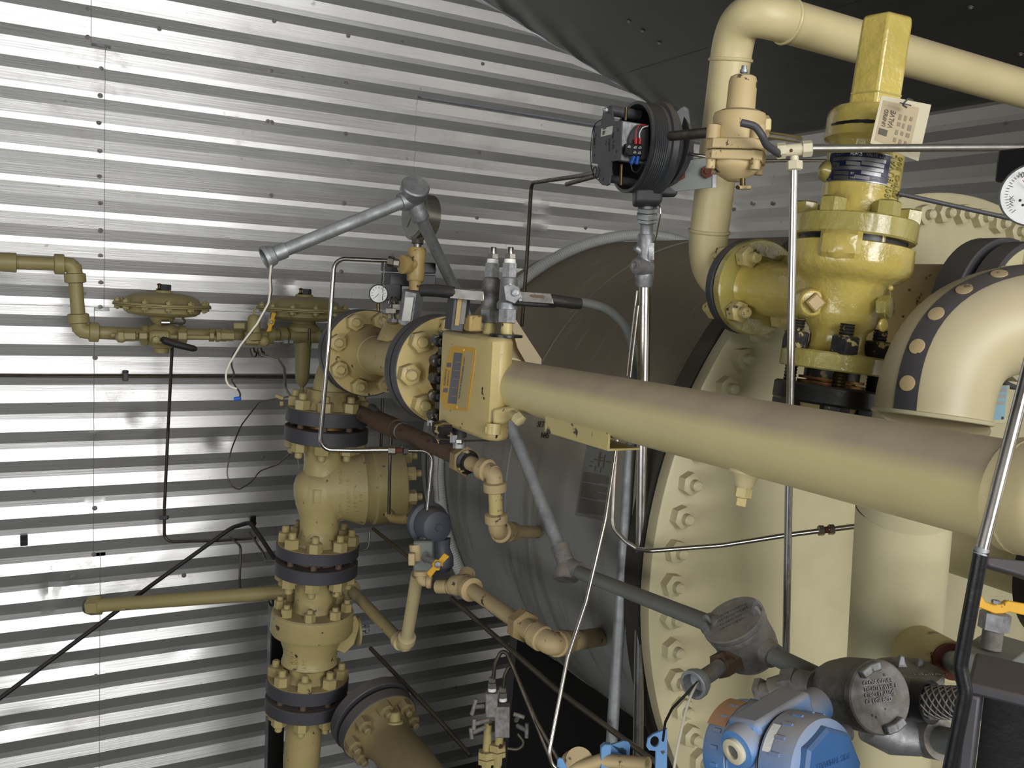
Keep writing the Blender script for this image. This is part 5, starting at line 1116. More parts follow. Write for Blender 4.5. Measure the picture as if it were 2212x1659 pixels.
for x in (544, 560): obj('bottom_fitting', G().cyl(Q(x, 752, Dg), Q(x+4, 768, Dg), .010).hexp(Q(x+4, 764, Dg), RT-UP*.3, .02, .012), M['tubdark'], rg2)
def tubing(nm, lab, pts, r, bend, mat, n=10): return tag(obj(nm, G().tube([P(*p) for p in pts], r, bend, n), M[mat]), lab, 'tube')
tubing('pilot_tube', 'dull steel tube from the pilot regulator down to the top flange of the valve column', [(566, 766, 3.36), (600, 775, 3.3), (614, 795, 3.26), (617, 840, 3.2), (628, 858, 3.12)], .0052, .03, 'dull')
tubing('drop_tube', 'dark tube dropping from the left diaphragm valve down the end wall and turning right', [(372, 748, 3.42), (363, 930, 3.55), (355, 1100, 3.62), (355, 1170, 3.66), (470, 1168, 3.62), (552, 1162, 3.55)], .0062, .03, 'tubdark')
tag(obj('tube_clip', G().box(P(354, 1118, 3.63), RT, UP, -FW, .035, .016, .02), M['slate'], bevel=.003), 'small grey clip holding the dropping dark tube to the end wall', 'clip')
wt = thing('wall_tubing', (-1, YG-.04, PY(100, 812, YG-.04).z), 'pair of thin dark tubes running level across the end wall', 'tube')
for dy in (-1.6, 2.4):
    a, b = PY(-200, 809+dy, YG-.035), PY(700, 814+dy, YG-.035); obj('tube_wall', G().cyl(a, b, .0036, n=8), M['tubdark'], wt)
tag(obj('tube_clamp', G().box(PY(271, 812, YG-.036), EX, EZ, EY, .020, .038, .024).cyl(PY(271, 805, YG-.05), PY(271, 800, YG-.05), .012), M['slate'], bevel=.003), 'dark rounded clamp holding the pair of thin level tubes', 'clamp')
for x, y, lab in ((52, 1167, 'small black slotted wall bracket at the lower left of the end wall'), (546, 1125, 'small black slotted wall bracket just left of the valve column')):
    t = thing('wall_bracket', PY(x, y+11, YG-.01), lab, 'bracket'); c_ = PY(x, y, YG-.02)
    obj('plate', G().box(c_, EX, EZ, EY, .026, .044, .012), M['black'], t, bevel=.002); obj('slot_rim', G().ring(c_-EY*.007+EZ*.009, EY, .006, .0022, 16, 6), M['black'], t); obj('lip', G().box(c_-EY*.010-EZ*.008, EX, EZ, EY, .026, .005, .016), M['black'], t)
tubing('bent_drop_tube', 'thin dark tube bending down beside the column, left of the middle flange pair', [(497, 1160, 3.6), (520, 1180, 3.5), (517, 1274, 3.5), (575, 1274, 3.4), (588, 1284, 3.35)], .0046, .02, 'tubdark')
tubing('hooked_tube', 'thin grey tube hooking in to the middle flange pair of the valve column', [(538, 1150, 3.5), (566, 1190, 3.4), (575, 1212, 3.3), (600, 1212, 3.2)], .0046, .02, 'tubdark')
tubing('cable_bundle', 'black cable bundle slanting across the lower end wall to a hump near the column', [(-60, 1553, 3.2), (330, 1262, 3.5), (500, 1140, 3.6), (540, 1128, 3.55), (566, 1165, 3.45), (604, 1224, 3.3)], .0085, .06, 'rubber')
tubing('wire_loop', 'thin looping dark cable hanging left of the upper flange pair', [(628, 856, 3.1), (560, 868, 3.35), (520, 920, 3.5), (498, 975, 3.55), (488, 1030, 3.55), (510, 1062, 3.55), (545, 1040, 3.5), (560, 1018, 3.5), (600, 1003, 3.4), (640, 968, 3.15)], .0028, .12, 'tubdark', 8)
tubing('wire_drop', 'thin wire hanging straight down from the lower bolts of the upper flange pair', [(640, 968, 3.05), (646, 1016, 3.05)], .0014, .01, 'dull', 6)
ey = thing('yellow_valve', P(620, 868, 3.05), 'tiny yellow butterfly valve at the left edge of the upper flange pair', 'valve')
obj('butterfly_lever', G().box(P(604, 858, 3.05), RT+UP*-.4, UP+RT*.4, -FW, .03, .012, .008).box(P(609, 872, 3.05), UP, RT, -FW, .016, .014, .008), M['gold'], ey, bevel=.002)
# ================================================================ small-bore pipe around the lower column
sb = thing('capped_pipe', P(200, 1325, 3.4), 'buff pipe with a hexagonal cap at its left end, running level to the valve column', 'pipe')
a, b = P(196, 1309, 3.3), P(640, 1277, 3.22); r_s = mm(14.5, 3.35)
obj('pipe_wall', G().cyl(a, b, r_s, n=24), OL, sb); d_ = (b-a).normalized()
obj('hex_cap', G().hexp(a-d_*.005, d_, mm(36, 3.3), mm(27, 3.3), .08), OL, sb); obj('plug_face', G().cyl(a-d_*.018, a-d_*.002, mm(15, 3.3)), M['slate'], sb)
obj('support_ring', G().ring(P(588, 1290, 3.26), d_, r_s+.008, .003, 24, 8), M['tubdark'], sb)
dp = thing('diagonal_pipe', P(876, 1415, 2.9), 'buff pipe slanting down behind the column to an elbow, then up to the slate-blue regulator', 'pipe')
p0, p1, p2 = P(752, 1268, 3.25), P(876, 1396, 2.85), P(902, 1240, 2.62); r_s = .0195
obj('pipe_wall', G().cyl(p0, p1, r_s, n=24), M['stack'], dp); obj('pipe_wall', G().cyl(p1, p2, mm(13.5, 2.75), n=24), M['cream'], dp); fitting_elbow(dp, p1, p0-p1, p2-p1, r_s, .055, M['cream'], 1.45)
obj('union_collar', G().lathe(p0+(p1-p0).normalized()*.02, p1-p0, [(-.05, .026), (-.01, .028), (0, .034), (.016, .034), (.02, .026)], 24), M['olive'], dp)
# rusty pipe with union and the cream elbows feeding the vessel
ru = thing('rusty_pipe', P(990, 990, 2.6), 'rusty brown pipe slanting behind the column to a hexagonal union', 'pipe')
p0, p1 = P(780, 893, 2.95), P(1000, 990, 2.35); rr = mm(18.5, 2.6)
obj('pipe_wall', G().cyl(p0, p1, rr, n=28), M['rust'], ru); du_ = (p1-p0).normalized()
obj('sleeve', G().cyl(at_x(p0, p1, 812), at_x(p0, p1, 858), rr*1.25, n=28), M['rust'], ru); obj('weld_ring', G().ring(at_x(p0, p1, 868), du_, rr*.96, .003, 28, 6), M['galv'], ru)
uc = P(1010, 998, 2.34)
obj('hex_union', G().hexp(uc-du_*.034, du_, mm(58, 2.34), .030, .06), M['union'], ru); obj('union_ring', G().lathe(uc-du_*.004, du_, [(0, mm(26, 2.34)), (.006, mm(27, 2.34)), (.008, mm(20, 2.34)), (.016, mm(19, 2.34))], 28), M['blackchip'], ru)
ve = thing('vessel_connection', P(1075, 1165, 2.3), 'dusty cream pipe with two elbows going from the rusty pipe into the vessel side', 'pipe')
ct_ = M['tan']; q0, q1, q2, q3 = uc, P(1068, 1022, 2.27), P(1073, 1148, 2.30), PC(1172, 1150, VR-.03); rt_ = mm(16.5, 2.3)
obj('pipe_wall', G().cyl(q0, q1, rt_, n=24), ct_, ve); fitting_elbow(ve, q1, q0-q1, q2-q1, rt_, mm(42, 2.28), ct_, 1.5)
obj('pipe_wall', G().cyl(q1, q2, rt_*.9, n=24), M['cream_chip'], ve); fitting_elbow(ve, q2, q1-q2, q3-q2, rt_, mm(42, 2.28), ct_, 1.5)
obj('nozzle', G().cyl(q2, q3, rt_*.9, n=24), ct_, ve); dq = (q3-q2).normalized(); obj('collar', G().cyl(q2+dq*mm(62, 2.28), q2+dq*mm(95, 2.3), rt_*1.35, n=24), ct_, ve)
# slate-blue regulator and yellow lever
br_ = thing('blue_regulator', P(945, 1180, 2.55), 'dusty slate-blue domed regulator under the looping steel tube', 'regulator')
bd_ = (P(975, 1146, 2.46)-P(912, 1120, 2.62)).normalized(); k = 2.55/F
obj('case', G().lathe(P(925, 1130, 2.58), bd_, [(-.03, 20*k), (-.026, 42*k), (-.006, 44*k), (-.004, 47*k), (.006, 47*k), (.008, 44*k), (.010, 39*k), (.05, 37*k), (.062, 33*k), (.067, 24*k), (.068, 9*k), (.064, 7*k)], 40), M['bluegrey'], br_, ang=40)
obj('back_boss', G().lathe(P(905, 1118, 2.66), V((-.6, .2, .3)), [(-.02, 18*k), (.03, 16*k)], 20), M['bluegrey'], br_); obj('lower_body', G().lathe(P(950, 1165, 2.56), -UP+RT*.1, [(0, 24*k), (20*k, 20*k), (40*k, 26*k), (60*k, 24*k), (70*k, 14*k)], 24), M['bluegrey'], br_)
obj('bright_fitting', G().hexp(P(880, 1120, 2.6), RT*.9+UP*.2, 18*k, 22*k), M['chrome'], br_)
obj('supply_pipe', G().sweep([P(840, 1108, 2.8), P(850, 1120, 2.78), P(870, 1122, 2.7), P(884, 1120, 2.62)], .015, 14), M['gold'], br_)
mb = thing('manifold_block', P(912, 1238, 2.52), 'grey manifold block with a yellow butterfly lever, under the slate-blue regulator', 'valve')
obj('block', G().box(P(916, 1198, 2.52), RT, UP, -FW, 42*k, 66*k, 46*k), M['grayc'], mb, bevel=.006); obj('cream_side', G().cyl(P(897, 1176, 2.50), P(900, 1210, 2.50), 13*k), M['tan'], mb); obj('cream_lug', G().box(P(890, 1207, 2.48), RT, UP, -FW, 14*k, 26*k, 20*k), M['tan'], mb, bevel=.003)
obj('tube_nut', G().hexp(P(917, 1160, 2.53), UP*-1, 20*k, 18*k).hexp(P(918, 1146, 2.53), -UP, 15*k, 12*k), M['dull'], mb)
obj('stem', G().cyl(P(918, 1206, 2.48), P(946, 1216, 2.40), 7*k).hexp(P(916, 1204, 2.485), RT, 20*k, 8*k), M['cast'], mb)
ld = (P(966, 1200, 2.4)-P(930, 1240, 2.4)).normalized()
ly = obj('butterfly_lever', G().ext(P(946, 1220, 2.40), ld, UP.cross(ld).cross(ld)*1.0 if 0 else (-FW).cross(ld), [(a_*k, b_*k) for a_, b_ in ((-29, -6), (-27, 7), (-9, 6), (-6, 11), (6, 11), (9, 6), (27, 7), (29, -6), (10, -5), (6, -9), (-6, -9), (-10, -5))], .008), M['yellow'], mb, bevel=.0015)
obj('lever_nut', G().hexp(P(946, 1219, 2.385), -FW, 12*k, .008), M['cast'], mb)
sp_ = thing('side_pipe', P(1000, 1275, 2.4), 'dusty cream threaded pipe with tee and union, running from the manifold block to the vessel', 'pipe')
k = 2.42/F; t0, t1, t2, t3 = P(907, 1262, 2.50), P(1002, 1262, 2.42), P(1128, 1350, 2.16), P(1190, 1392, 2.08)
n3 = PC(1310, 1374, VR-.03)
fitting_elbow(sp_, P(909, 1256, 2.5), UP, RT, .013, .032, ct_, 1.5)
obj('reducer', G().lathe(P(944, 1267, 2.47), (t1-t0), [(0, 12*k), (2*k, 15*k), (26*k, 15*k), (28*k, 12*k), (34*k, 12*k), (36*k, 17*k), (46*k, 17*k)], 24), ct_, sp_)
obj('tee_run', G().lathe(P(978, 1264, 2.44), t1-t0, [(0, 20*k), (10*k, 23*k), (40*k, 23*k), (46*k, 19*k)], 28), ct_, sp_)
dt = (t2-t1).normalized(); obj('tee_branch', G().lathe(t1-dt*.005, dt, [(0, 22*k), (.035, 21*k), (.037, 26*k), (.052, 26*k), (.055, 20*k)], 28), ct_, sp_); obj('tee_top', G().cyl(t1, P(1010, 1238, 2.46), 18*k), ct_, sp_)
obj('pipe_wall', G().cyl(t1+dt*.03, t2, .0195, n=24), ct_, sp_)
obj('hex_union', G().hexp(t2-dt*.012, dt, .068, .030, .08), M['union'], sp_); obj('union_nose', G().cyl(t2+dt*.015, t2+dt*.05, .024), ct_, sp_)
fitting_elbow(sp_, t3, t2-t3, n3-t3, .024, .060, ct_, 1.3); d3 = (n3-t3).normalized(); obj('nozzle', G().cyl(t3, n3, .021), ct_, sp_); obj('collar', G().cyl(t3+d3*.070, t3+d3*.10, .029, n=24), M['union'], sp_)
obj('nozzle_sleeve', G().cyl(t3+d3*.10, n3, .0245, n=24), M['tan'], sp_)
# ================================================================ lower flange and its drooping pipe
lf = thing('lower_flanged_pipe', P(880, 1700, 2.75), 'dim buff flanged pipe low behind the valve column, dropping out of the bottom edge', 'pipe')
lc = P(822, 1573, 2.95); ld_ = (P(990, 1760, 2.55)-P(800, 1540, 3.0)).normalized(); k = 2.95/F
ld_ = V((.15, -.93, -.33)).normalized()
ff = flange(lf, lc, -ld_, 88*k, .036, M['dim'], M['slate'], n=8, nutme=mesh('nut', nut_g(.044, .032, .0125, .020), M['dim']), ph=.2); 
obj('mating_flange', G().lathe(lc-ld_*.05, -ld_, [(0, 90*k), (.003, 92*k), (.034, 92*k), (.036, 88*k)], 48), M['slate'], lf, ang=30)
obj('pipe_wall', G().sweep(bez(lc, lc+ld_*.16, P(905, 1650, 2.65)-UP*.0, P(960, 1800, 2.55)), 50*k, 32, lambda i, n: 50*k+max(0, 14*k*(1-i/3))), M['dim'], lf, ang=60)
obj('threaded_outlet', G().lathe(lc+ld_*.10+UP*40*k, UP, [(0, 19*k), (22*k, 17*k), (24*k, 12*k), (40*k, 11*k), (42*k, 9*k)], 20), M['olive'], lf)
# instrument manifold with needle valves
im = thing('needle_manifold', P(1060, 1640, 2.45), 'small instrument manifold with T-handled needle valves and white-taped fittings near the bottom edge', 'manifold')
Di = 2.45; k = Di/F
for x0, y0, w0, h0 in ((1062, 1512, 26, 50), (1085, 1548, 32, 66)): obj('block', G().box(P(x0, y0+8, Di-.02), RT, UP, -FW, w0*k, h0*k, .034), M['castdark'], im, bevel=.002)
for x, y in ((1063, 1484), (1086, 1505)):
    obj('thread_tape', G().cyl(P(x, y+2, Di-.02), P(x, y+9, Di-.02), 9*k), M['tape'], im); obj('tube_nut', G().hexp(P(x, y+2, Di-.02), UP, 17*k, 12*k).hexp(P(x, y-11, Di-.02), UP, 14*k, 10*k), M['dull'], im)
for x, y, dx, dy, l in ((1038, 1525, -14, 2, 34), (1044, 1556, -20, 8, 22), (1108, 1568, 30, 10, 30), (1105, 1556, 16, -10, 24), (1036, 1572, -18, 12, 22)):
    a_, b_ = P(x+10, y, Di-.02), P(x+dx, y+dy, Di-.05); d = (b_-a_).normalized(); s_ = d.cross(FW).normalized()
    obj('t_handle', G().cyl(a_, b_, 5*k).cyl(b_-s_*l*k/2, b_+s_*l*k/2, 4.5*k), M['castdark'], im)
for x0, x1, yt in ((1055, 1050, 1560), (1080, 1074, 1580)):
    u_ = thing if 0 else None
    obj('riser', G().cyl(P(x0, yt, Di), P(x1, 1640, Di+.02), 9*k), M['stack'], im); obj('hex_union', G().hexp(P(x1+1, 1622 if x0 == 1055 else 1606, Di+.01), -UP, 34*k, 16*k, .1).lathe(P(x1+1, 1638 if x0 == 1055 else 1622, Di+.01), -UP, [(0, 20*k), (10*k, 20*k), (12*k, 12*k), (30*k, 10*k)], 6, flat=True), M['stack'], im)
    obj('riser', G().cyl(P(x1, 1640, Di+.02), P(x1-6, 1800, Di+.05), 9*k), M['stack'], im)
tubing('manifold_tube', 'dark tube arching up from the left white-taped fitting of the needle manifold', [(1063, 1480, 2.43), (1070, 1432, 2.42), (1088, 1396, 2.42), (1108, 1440, 2.4), (1140, 1520, 2.36), (1205, 1680, 2.3)], .0055, .05, 'tubdark')
tubing('manifold_tube', 'dark tube arching up from the right white-taped fitting of the needle manifold', [(1087, 1500, 2.43), (1090, 1458, 2.42), (1104, 1432, 2.42), (1160, 1560, 2.34), (1222, 1670, 2.28)], .0052, .04, 'tubdark')
tubing('looped_tube', 'thin dark tube curling below the needle manifold handles', [(1118, 1585, 2.42), (1134, 1606, 2.42), (1120, 1620, 2.42), (1096, 1617, 2.42)], .0045, .03, 'tubdark')
tubing('long_slant_tube', 'long dark tube slanting down right from the tee pipe to the blue bracket', [(975, 1292, 2.5), (1200, 1488, 2.2), (1420, 1650, 1.95)], .0068, .04, 'tubdark')
tubing('low_slant_tube', 'dim dark tube slanting down right past the lower flange', [(800, 1400, 3.2), (950, 1556, 2.9), (1016, 1632, 2.8)], .0075, .04, 'tubdark')
tubing('back_slant_tube', 'dim dark tube with a nut slanting from behind the column to the manifold block', [(806, 1142, 3.0), (868, 1192, 2.75), (890, 1212, 2.6)], .0058, .04, 'tubdark')
tubing('column_tube', 'dark tube with a black end fitting curving down right of the upper flange pair', [(808, 884, 2.85), (838, 908, 2.75), (845, 930, 2.72), (842, 1000, 2.72), (840, 1110, 2.75)], .0052, .03, 'tubdark')
tag(obj('end_fitting', G().cyl(P(800, 878, 2.86), P(816, 889, 2.82), .0095).hexp(P(802, 879, 2.86), RT-UP*.6, .022, .014), M['slate']), 'black end fitting of the dark tube right of the upper flange pair', 'fitting')
tubing('vessel_side_tube', 'dark thin tube standing between the column tube and the vessel', [(826, 860, 3.2), (822, 990, 3.2)], .0055, .03, 'tubdark')
tubing('short_hook_tube', 'small dull tube hooking right of the middle flange pair', [(799, 1148, 3.1), (796, 1186, 3.1), (772, 1190, 3.1)], .0035, .02, 'dull')
tubing('ring_wire', 'thin pale wire lying against the vessel left of the ribbed hose', [(948, 985, 2.62), (945, 1030, 2.62), (948, 1082, 2.62)], .0016, .02, 'dull', 6)
# ================================================================ big cream elbow and drop pipe in front of the vessel cover
be = thing('big_elbow_pipe', P(1940, 1520, 1.8), 'big dusty cream pipe dropping in front of the vessel cover, bending right at its top', 'pipe')
D1 = 1.49; k = D1/F; pal = M['pale']
b0, b1, b2, b3 = P(2012, 900, D1), P(2040, 640, D1-.02), P(2130, 668, D1-.02), P(2400, 700, D1+.05)
cl = bez(b0, P(2032, 745, D1), P(2085, 672, D1), P(2330, 690, D1), 22)
obj('elbow', G().sweep(cl+[P(2460, 705, D1+.02)], 118*k, 56), M['elb'], be, ang=60)
b4 = P(1952, 1100, D1+.08); b5 = P(1925, 1470, D1+.18)
obj('reducer', G().sweep([b0, P(2003, 930, D1+.01), P(1975, 1000, D1+.04), b4], 110*k, 56, lambda i, n: (118, 116, 108, 104)[i]*k), pal, be, ang=60)
dd5 = (b5-b4).normalized(); e5 = b5+dd5*((b5.z-ZF)/-dd5.z)
obj('drop', G().sweep([b4, b5, e5], 103*k, 56), pal, be, ang=60)
obj('weld_bead', G().ring(b0, (cl[0]-cl[1]), 118*k, .004, 56, 8), pal, be)
# dark band with round cream spots along the outside of the elbow
def surf(i, ang, R):
    c = cl[i]; T = (cl[min(i+1, len(cl)-1)]-cl[max(i-1, 0)]).normalized(); o = (UP*.55-RT*.80); 
    lft = (T.cross(FW)).normalized(); lft = lft if lft.dot(UP-RT) > 0 else -lft
    f_ = lft.cross(T).normalized(); f_ = f_ if f_.dot(FW) < 0 else -f_
    return c+(lft*math.cos(ang)+f_*math.sin(ang))*R
g = G(); vs = []; n_ = 19; m_ = 5
for i in range(n_):
    for j in range(m_): vs.append(surf(i, math.radians(27+j*6.0+ (i/n_)*-12), 118*k+.0015))
g.add(vs, [(i*m_+j, i*m_+j+1, (i+1)*m_+j+1, (i+1)*m_+j) for i in range(n_-1) for j in range(m_-1)])
bnd = obj('dark_band', g, M['slate'], be, label='dark painted band left unpainted along the elbow')
for i in (2.6, 6.0, 9.2, 12.2, 15.2):
    i0 = int(i); fr_ = i-i0; an = math.radians(39-i/n_*12); p = surf(i0, an, 118*k+.002)*(1-fr_)+surf(i0+1, an, 118*k+.002)*fr_; c = cl[i0]*(1-fr_)+cl[i0+1]*fr_
    obj('round_spot', G().lathe(p-(p-c).normalized()*.001, p-c, [(0, .0128), (.0014, .0128), (.002, .011)], 24), M['tan'], bnd)
# nozzle with flange pair behind the elbow
nz = thing('cover_nozzle', P(2185, 850, 1.9), 'dark-rimmed flanged nozzle with big nuts, standing off the vessel cover behind the big elbow', 'nozzle')
nc = P(2226, 684, 1.86); k9 = nc.dot(FW)/F; nn_ = V((0, -1, 0))
f_ = obj('flange', G().lathe(nc, EY, [(0, 158*k9), (.003, 161*k9), (.045, 161*k9), (.048, 158*k9)], 64), M['slate'], nz, ang=30)
obj('flange_face', G().lathe(nc-EY*.001, EY, [(0, 150*k9), (.002, 151*k9)], 64), pal, f_)
nuts(mesh('nut', nut_g(.056, .036, .016, .022), M['pale']), f_, nc-EY*.001, -EY, 128*k9, 8, .22)
obj('flange', G().lathe(nc+EY*.060, EY, [(0, 166*k9), (.003, 170*k9), (.060, 170*k9), (.063, 160*k9), (.075, 120*k9)], 64), M['slate'], nz, ang=30)
obj('nozzle_neck', G().lathe(nc+EY*.02, EY, [(0, 112*k9), (1.5-nc.y-.02, 112*k9)], 48), M['tan'], nz)
# blue data plate on a small stand-off
dpl = thing('data_plate', P(2134, 915, 1.72), 'light blue data plate with grey fields on a cream bracket under the big elbow', 'sign')
do = P(2138, 870, 1.74); dn_ = V((-.05, -1, .02)).normalized()
obj('backing', poly([(2098, 832), (2182, 832), (2174, 914), (2092, 919)], do, dn_, .006), pal, dpl, bevel=.001); obj('stand_off', G().cyl(onp(2138, 875, do, dn_)+EY*.004, V((onp(2138, 875, do, dn_).x, 1.5, onp(2138, 875, do, dn_).z)), .03), pal, dpl)
p_ = obj('plate', poly([(2109, 834), (2177, 834), (2170, 906), (2103, 910)], do+dn_*.0015, dn_, .001), M['lblue'], dpl)
for r in range(3):
    for c in range(3): x0 = 2113+c*21-r*1.6; y0 = 838+r*14; obj('field', poly([(x0, y0), (x0+19, y0), (x0+18.2, y0+9), (x0-.8, y0+9)], do+dn_*.0018, dn_, .0002), M['lgrey'], p_)
ntext('lettering', 'PRESS', 2119, 893, 2150, 892, do+dn_*.0018, dn_, .0115, M['lgrey'], p_)
for x, y in ((2110, 905), (2165, 903)): obj('rivet', G().lathe(onp(x, y, do+dn_*.0015, dn_), dn_, [(0, .003), (.0015, .003)], 12), M['slate'], p_)
# lower-right black flange and grey bar
bf = thing('black_flange', P(2290, 1380, 1.55), 'black flange rim with a cream face at the right edge, behind the yellow handle', 'flange')
c_ = P(2330, 1236, 1.86); k = 1.86/F
f_ = obj('rim', G().lathe(c_, EY, [(0, 156*k), (.003, 160*k), (.045, 160*k)], 64), M['black'], bf, ang=30); obj('face', G().lathe(c_-EY*.001, EY, [(0, 128*k), (.002, 129*k)], 56), pal, f_)
obj('neck', G().cyl(c_+EY*.04, V((c_.x, 1.5, c_.z)), 90*k, n=40), pal, bf)
tag(obj('grey_bar', poly([(2131, 1206), (2140, 1202), (2260, 1216), (2260, 1262), (2212, 1244), (2136, 1222)], P(2170, 1215, 1.28), V((-.3, -.8, .5)), .016), M['slate'], bevel=.003), 'dusty slate-grey flat bar under the long cream pipe at the right edge', 'bar')
# needle valve block with yellow handle
yb = thing('handle_valve', P(2130, 1460, 1.35), 'grey block valve with threaded stem and yellow lever handle, at the right edge', 'valve')
Dy = 1.33; k = Dy/F
bo_ = P(2120, 1400, Dy)
obj('block', G().box(P(2150, 1432, Dy+.02), V((.9, .25, 0)), EZ, V((-.25, .9, 0)), .125, .050, .07), M['grayc'], yb, bevel=.003)
vd, v_at, vla = axkit(P(2153, 1310, Dy), P(2140, 1400, Dy))
obj('threaded_stem', G().sweep([v_at(1352)+(v_at(1402)-v_at(1352))*i/36 for i in range(37)], 21*k, 20, lambda i, n: (21.5 if i % 2 else 19.5)*k), M['castdark'], yb, ang=20)
obj('hex_gland', G().hexp(v_at(1360), vd, 54*k, 38*k, .08), M['cast'], yb)
obj('stem', G().cyl(v_at(1328), v_at(1300), 6*k), M['brass'], yb)
hn = V((-.35, -.9, .15)).normalized()
ho_ = P(2150, 1305, Dy-.01)
obj('lever', poly([(2103, 1288), (2122, 1288), (2130, 1300), (2148, 1306), (2166, 1305), (2178, 1298), (2270, 1314), (2270, 1342), (2180, 1322), (2168, 1326), (2150, 1326), (2120, 1314), (2103, 1310)], ho_, hn, .010), M['yellow'], yb, bevel=.0015)
obj('lever_nut', G().hexp(P(2151, 1304, Dy-.015), vd, 16*k, 8*k), M['cast'], yb)
cn_ = thing('pipe_boss', P(2010, 1440, 1.5), 'cream conical boss with dirty dark mouth on the side of the drop pipe', 'boss')
a, b = P(1962, 1392, 1.60), P(2052, 1428, 1.42); 
obj('cone', G().cyl(a, b, .044, .032, n=32), M['cream_chip'], cn_); obj('mouth', G().cyl(b, b+(b-a).normalized()*.012, .028, n=24), M['redrust'], cn_); obj('nipple', G().cyl(b, P(2090, 1440, 1.36), .018), M['cast'], cn_)
# black channel in the corner
bc = thing('black_channel', P(2140, 1700, .95), 'open-ended black steel channel with dusty top in the lower right corner', 'beam')
Db = .92; c0 = P(2088, 1466, Db)
cx_ = V((.97, -.02, 0)).normalized(); cx_ = (P(2212, 1528, .905)-P(2088, 1478, .92)).normalized(); cz = (P(2078, 1700, .92)-P(2088, 1478, .92)).normalized()
q_ = math.radians(60); cx_ = V((math.cos(q_), -math.sin(q_), 0)); cz = -EZ; cyv = V((math.sin(q_), math.cos(q_), 0))
W_, H_, T_, L_ = .14, .20, .013, .10
cc0 = P(2090, 1474, Db)
obj('top_web', G().box(cc0+cx_*W_/2+cz*T_*.5+cyv*L_/2, cx_, cz, cyv, W_, T_, L_), M['slate'], bc, bevel=.004)
obj('side_flange', G().box(cc0+cx_*T_/2+cz*(H_/2+T_)+cyv*L_/2, cx_, cz, cyv, T_, H_, L_), M['slate'], bc, bevel=.003)
obj('hollow_shade', G().box(cc0+cx_*(W_*.55)+cz*(H_/2+T_+.006)+cyv*(L_*.9), cx_, cz, cyv, W_*.9, H_, .012), M['black'], bc)  # black sheet painted in as the shade inside the hollow
# polished tube with black lower half
tt = thing('near_tube', P(2045, 1690, .85), 'polished steel tube on the right whose lower, kinked half is painted black', 'tube')
obj('bright_part', G().cyl(P(2228, 770, .80), P(2119, 1196, .80), .0057, n=20), M['chrome'], tt)
obj('black_part', G().tube([P(2120, 1190, .80), P(2074, 1438, .82), P(2086, 1494, .82), P(2036, 1740, .84)], .0064, .03, 20), M['black'], tt)
obj('joint_band', G().cyl(P(2122, 1184, .80), P(2118, 1198, .80), .0062, n=20), M['galv'], tt)
# ================================================================ round junction box (J1)
jb = thing('junction_box', P(1620, 1455, 1.5), 'round cast junction box with lugged dusty lid, joining the grey conduits', 'junction box'); cd_ = M['castdark']
n1 = (UP*.80-RT*.50-FW*.27).normalized(); jo = P(1582, 1337, 1.50); k = 1.5/F
u1, v1, _ = frame(n1, RT)
obj('box_body', G().lathe(jo-n1*.010, -n1, [(0, .0515), (.003, .0525), (.010, .0525), (.012, .0505), (.05, .050), (.070, .046), (.082, .036), (.086, .02), (.087, .001)], 48), cd_, jb, ang=40)
ld1 = obj('lid', G().lathe(jo-n1*.010, n1, [(0, .053), (.002, .0545), (.0085, .0545), (.010, .052), (.0095, .040), (.010, .001)], 48), cd_, jb, ang=30)
lugm = mesh('lid_lug', G().ext((0, 0, 0), EX, EZ, [(-.006, 0), (.006, 0), (.005, .012), (.0025, .015), (-.0025, .015), (-.005, .012)], .007, EY), M['cast'])
for q, r in ((150, .045), (172, .047), (-28, .045), (-8, .047)):
    d = u1*math.cos(math.radians(q))+v1*math.sin(math.radians(q)); inst('lid_lug', lugm, ld1, jo+d*r, n1, 0, hint=d)
for i, s_ in enumerate(('EXPLOSION PROOF', 'KEEP TIGHT WHILE', 'CIRCUITS ALIVE', 'CROUSE HINDS')):
    text('raised_lettering', s_, jo+n1*.0002+(-v1 if v1.dot(UP) > 0 else v1)*(-.018+.011*i)-u1*.028, u1, n1.cross(u1), .0075, cd_, ld1, .0008, sx=.9)
obj('hub', G().cyl(P(1640, 1395, 1.49), P(1672, 1418, 1.46), .022, .0205, n=24), cd_, jb); obj('hub', G().cyl(P(1560, 1360, 1.52), P(1532, 1348, 1.55), .022, .020, n=24), cd_, jb)
obj('hex_outlet', G().hexp(P(1588, 1420, 1.49), P(1545, 1445, 1.46)-P(1588, 1420, 1.49), .038, .042, .05), M['rust'], jb)
oh = thing('open_hub', P(1497, 1500, 1.42), 'short threaded nipple with open hub and two wires, left below the junction box', 'fitting')
a, b = P(1556, 1440, 1.46), P(1500, 1478, 1.41); d = (b-a).normalized(); L0 = (b-a).length
obj('nipple', G().sweep([a+d*i*.0016 for i in range(int(L0*.8/.0016))], .0125, 20, lambda i, n: .0130 if (i % 2 or i > n*.5) else .0116), M['castdark'], oh, ang=20)
obj('hub_nut', G().lathe(b-d*.016, d, [(0, .013), (.001, .020), (.010, .0215), (.0105, .0235), (.020, .0235), (.021, .022), (.021, .0185), (.004, .0155), (.002, .001)], 28, caps=False), M['galv'], oh, ang=30)
w0 = b+d*.002
tag(obj('black_wire', G().tube([w0-d*.012, P(1478, 1504, 1.40), P(1452, 1530, 1.42), P(1437, 1560, 1.44), P(1432, 1600, 1.46)], .0022, .03, 8), M['rubber']), 'black wire from the open hub to the blue bracket', 'wire')
tag(obj('white_wire', G().tube([w0-d*.012, P(1490, 1505, 1.40), P(1478, 1550, 1.40), P(1462, 1620, 1.40), P(1450, 1700, 1.40)], .0022, .05, 8), M['bright']), 'white wire hanging from the open hub to the bottom edge', 'wire')
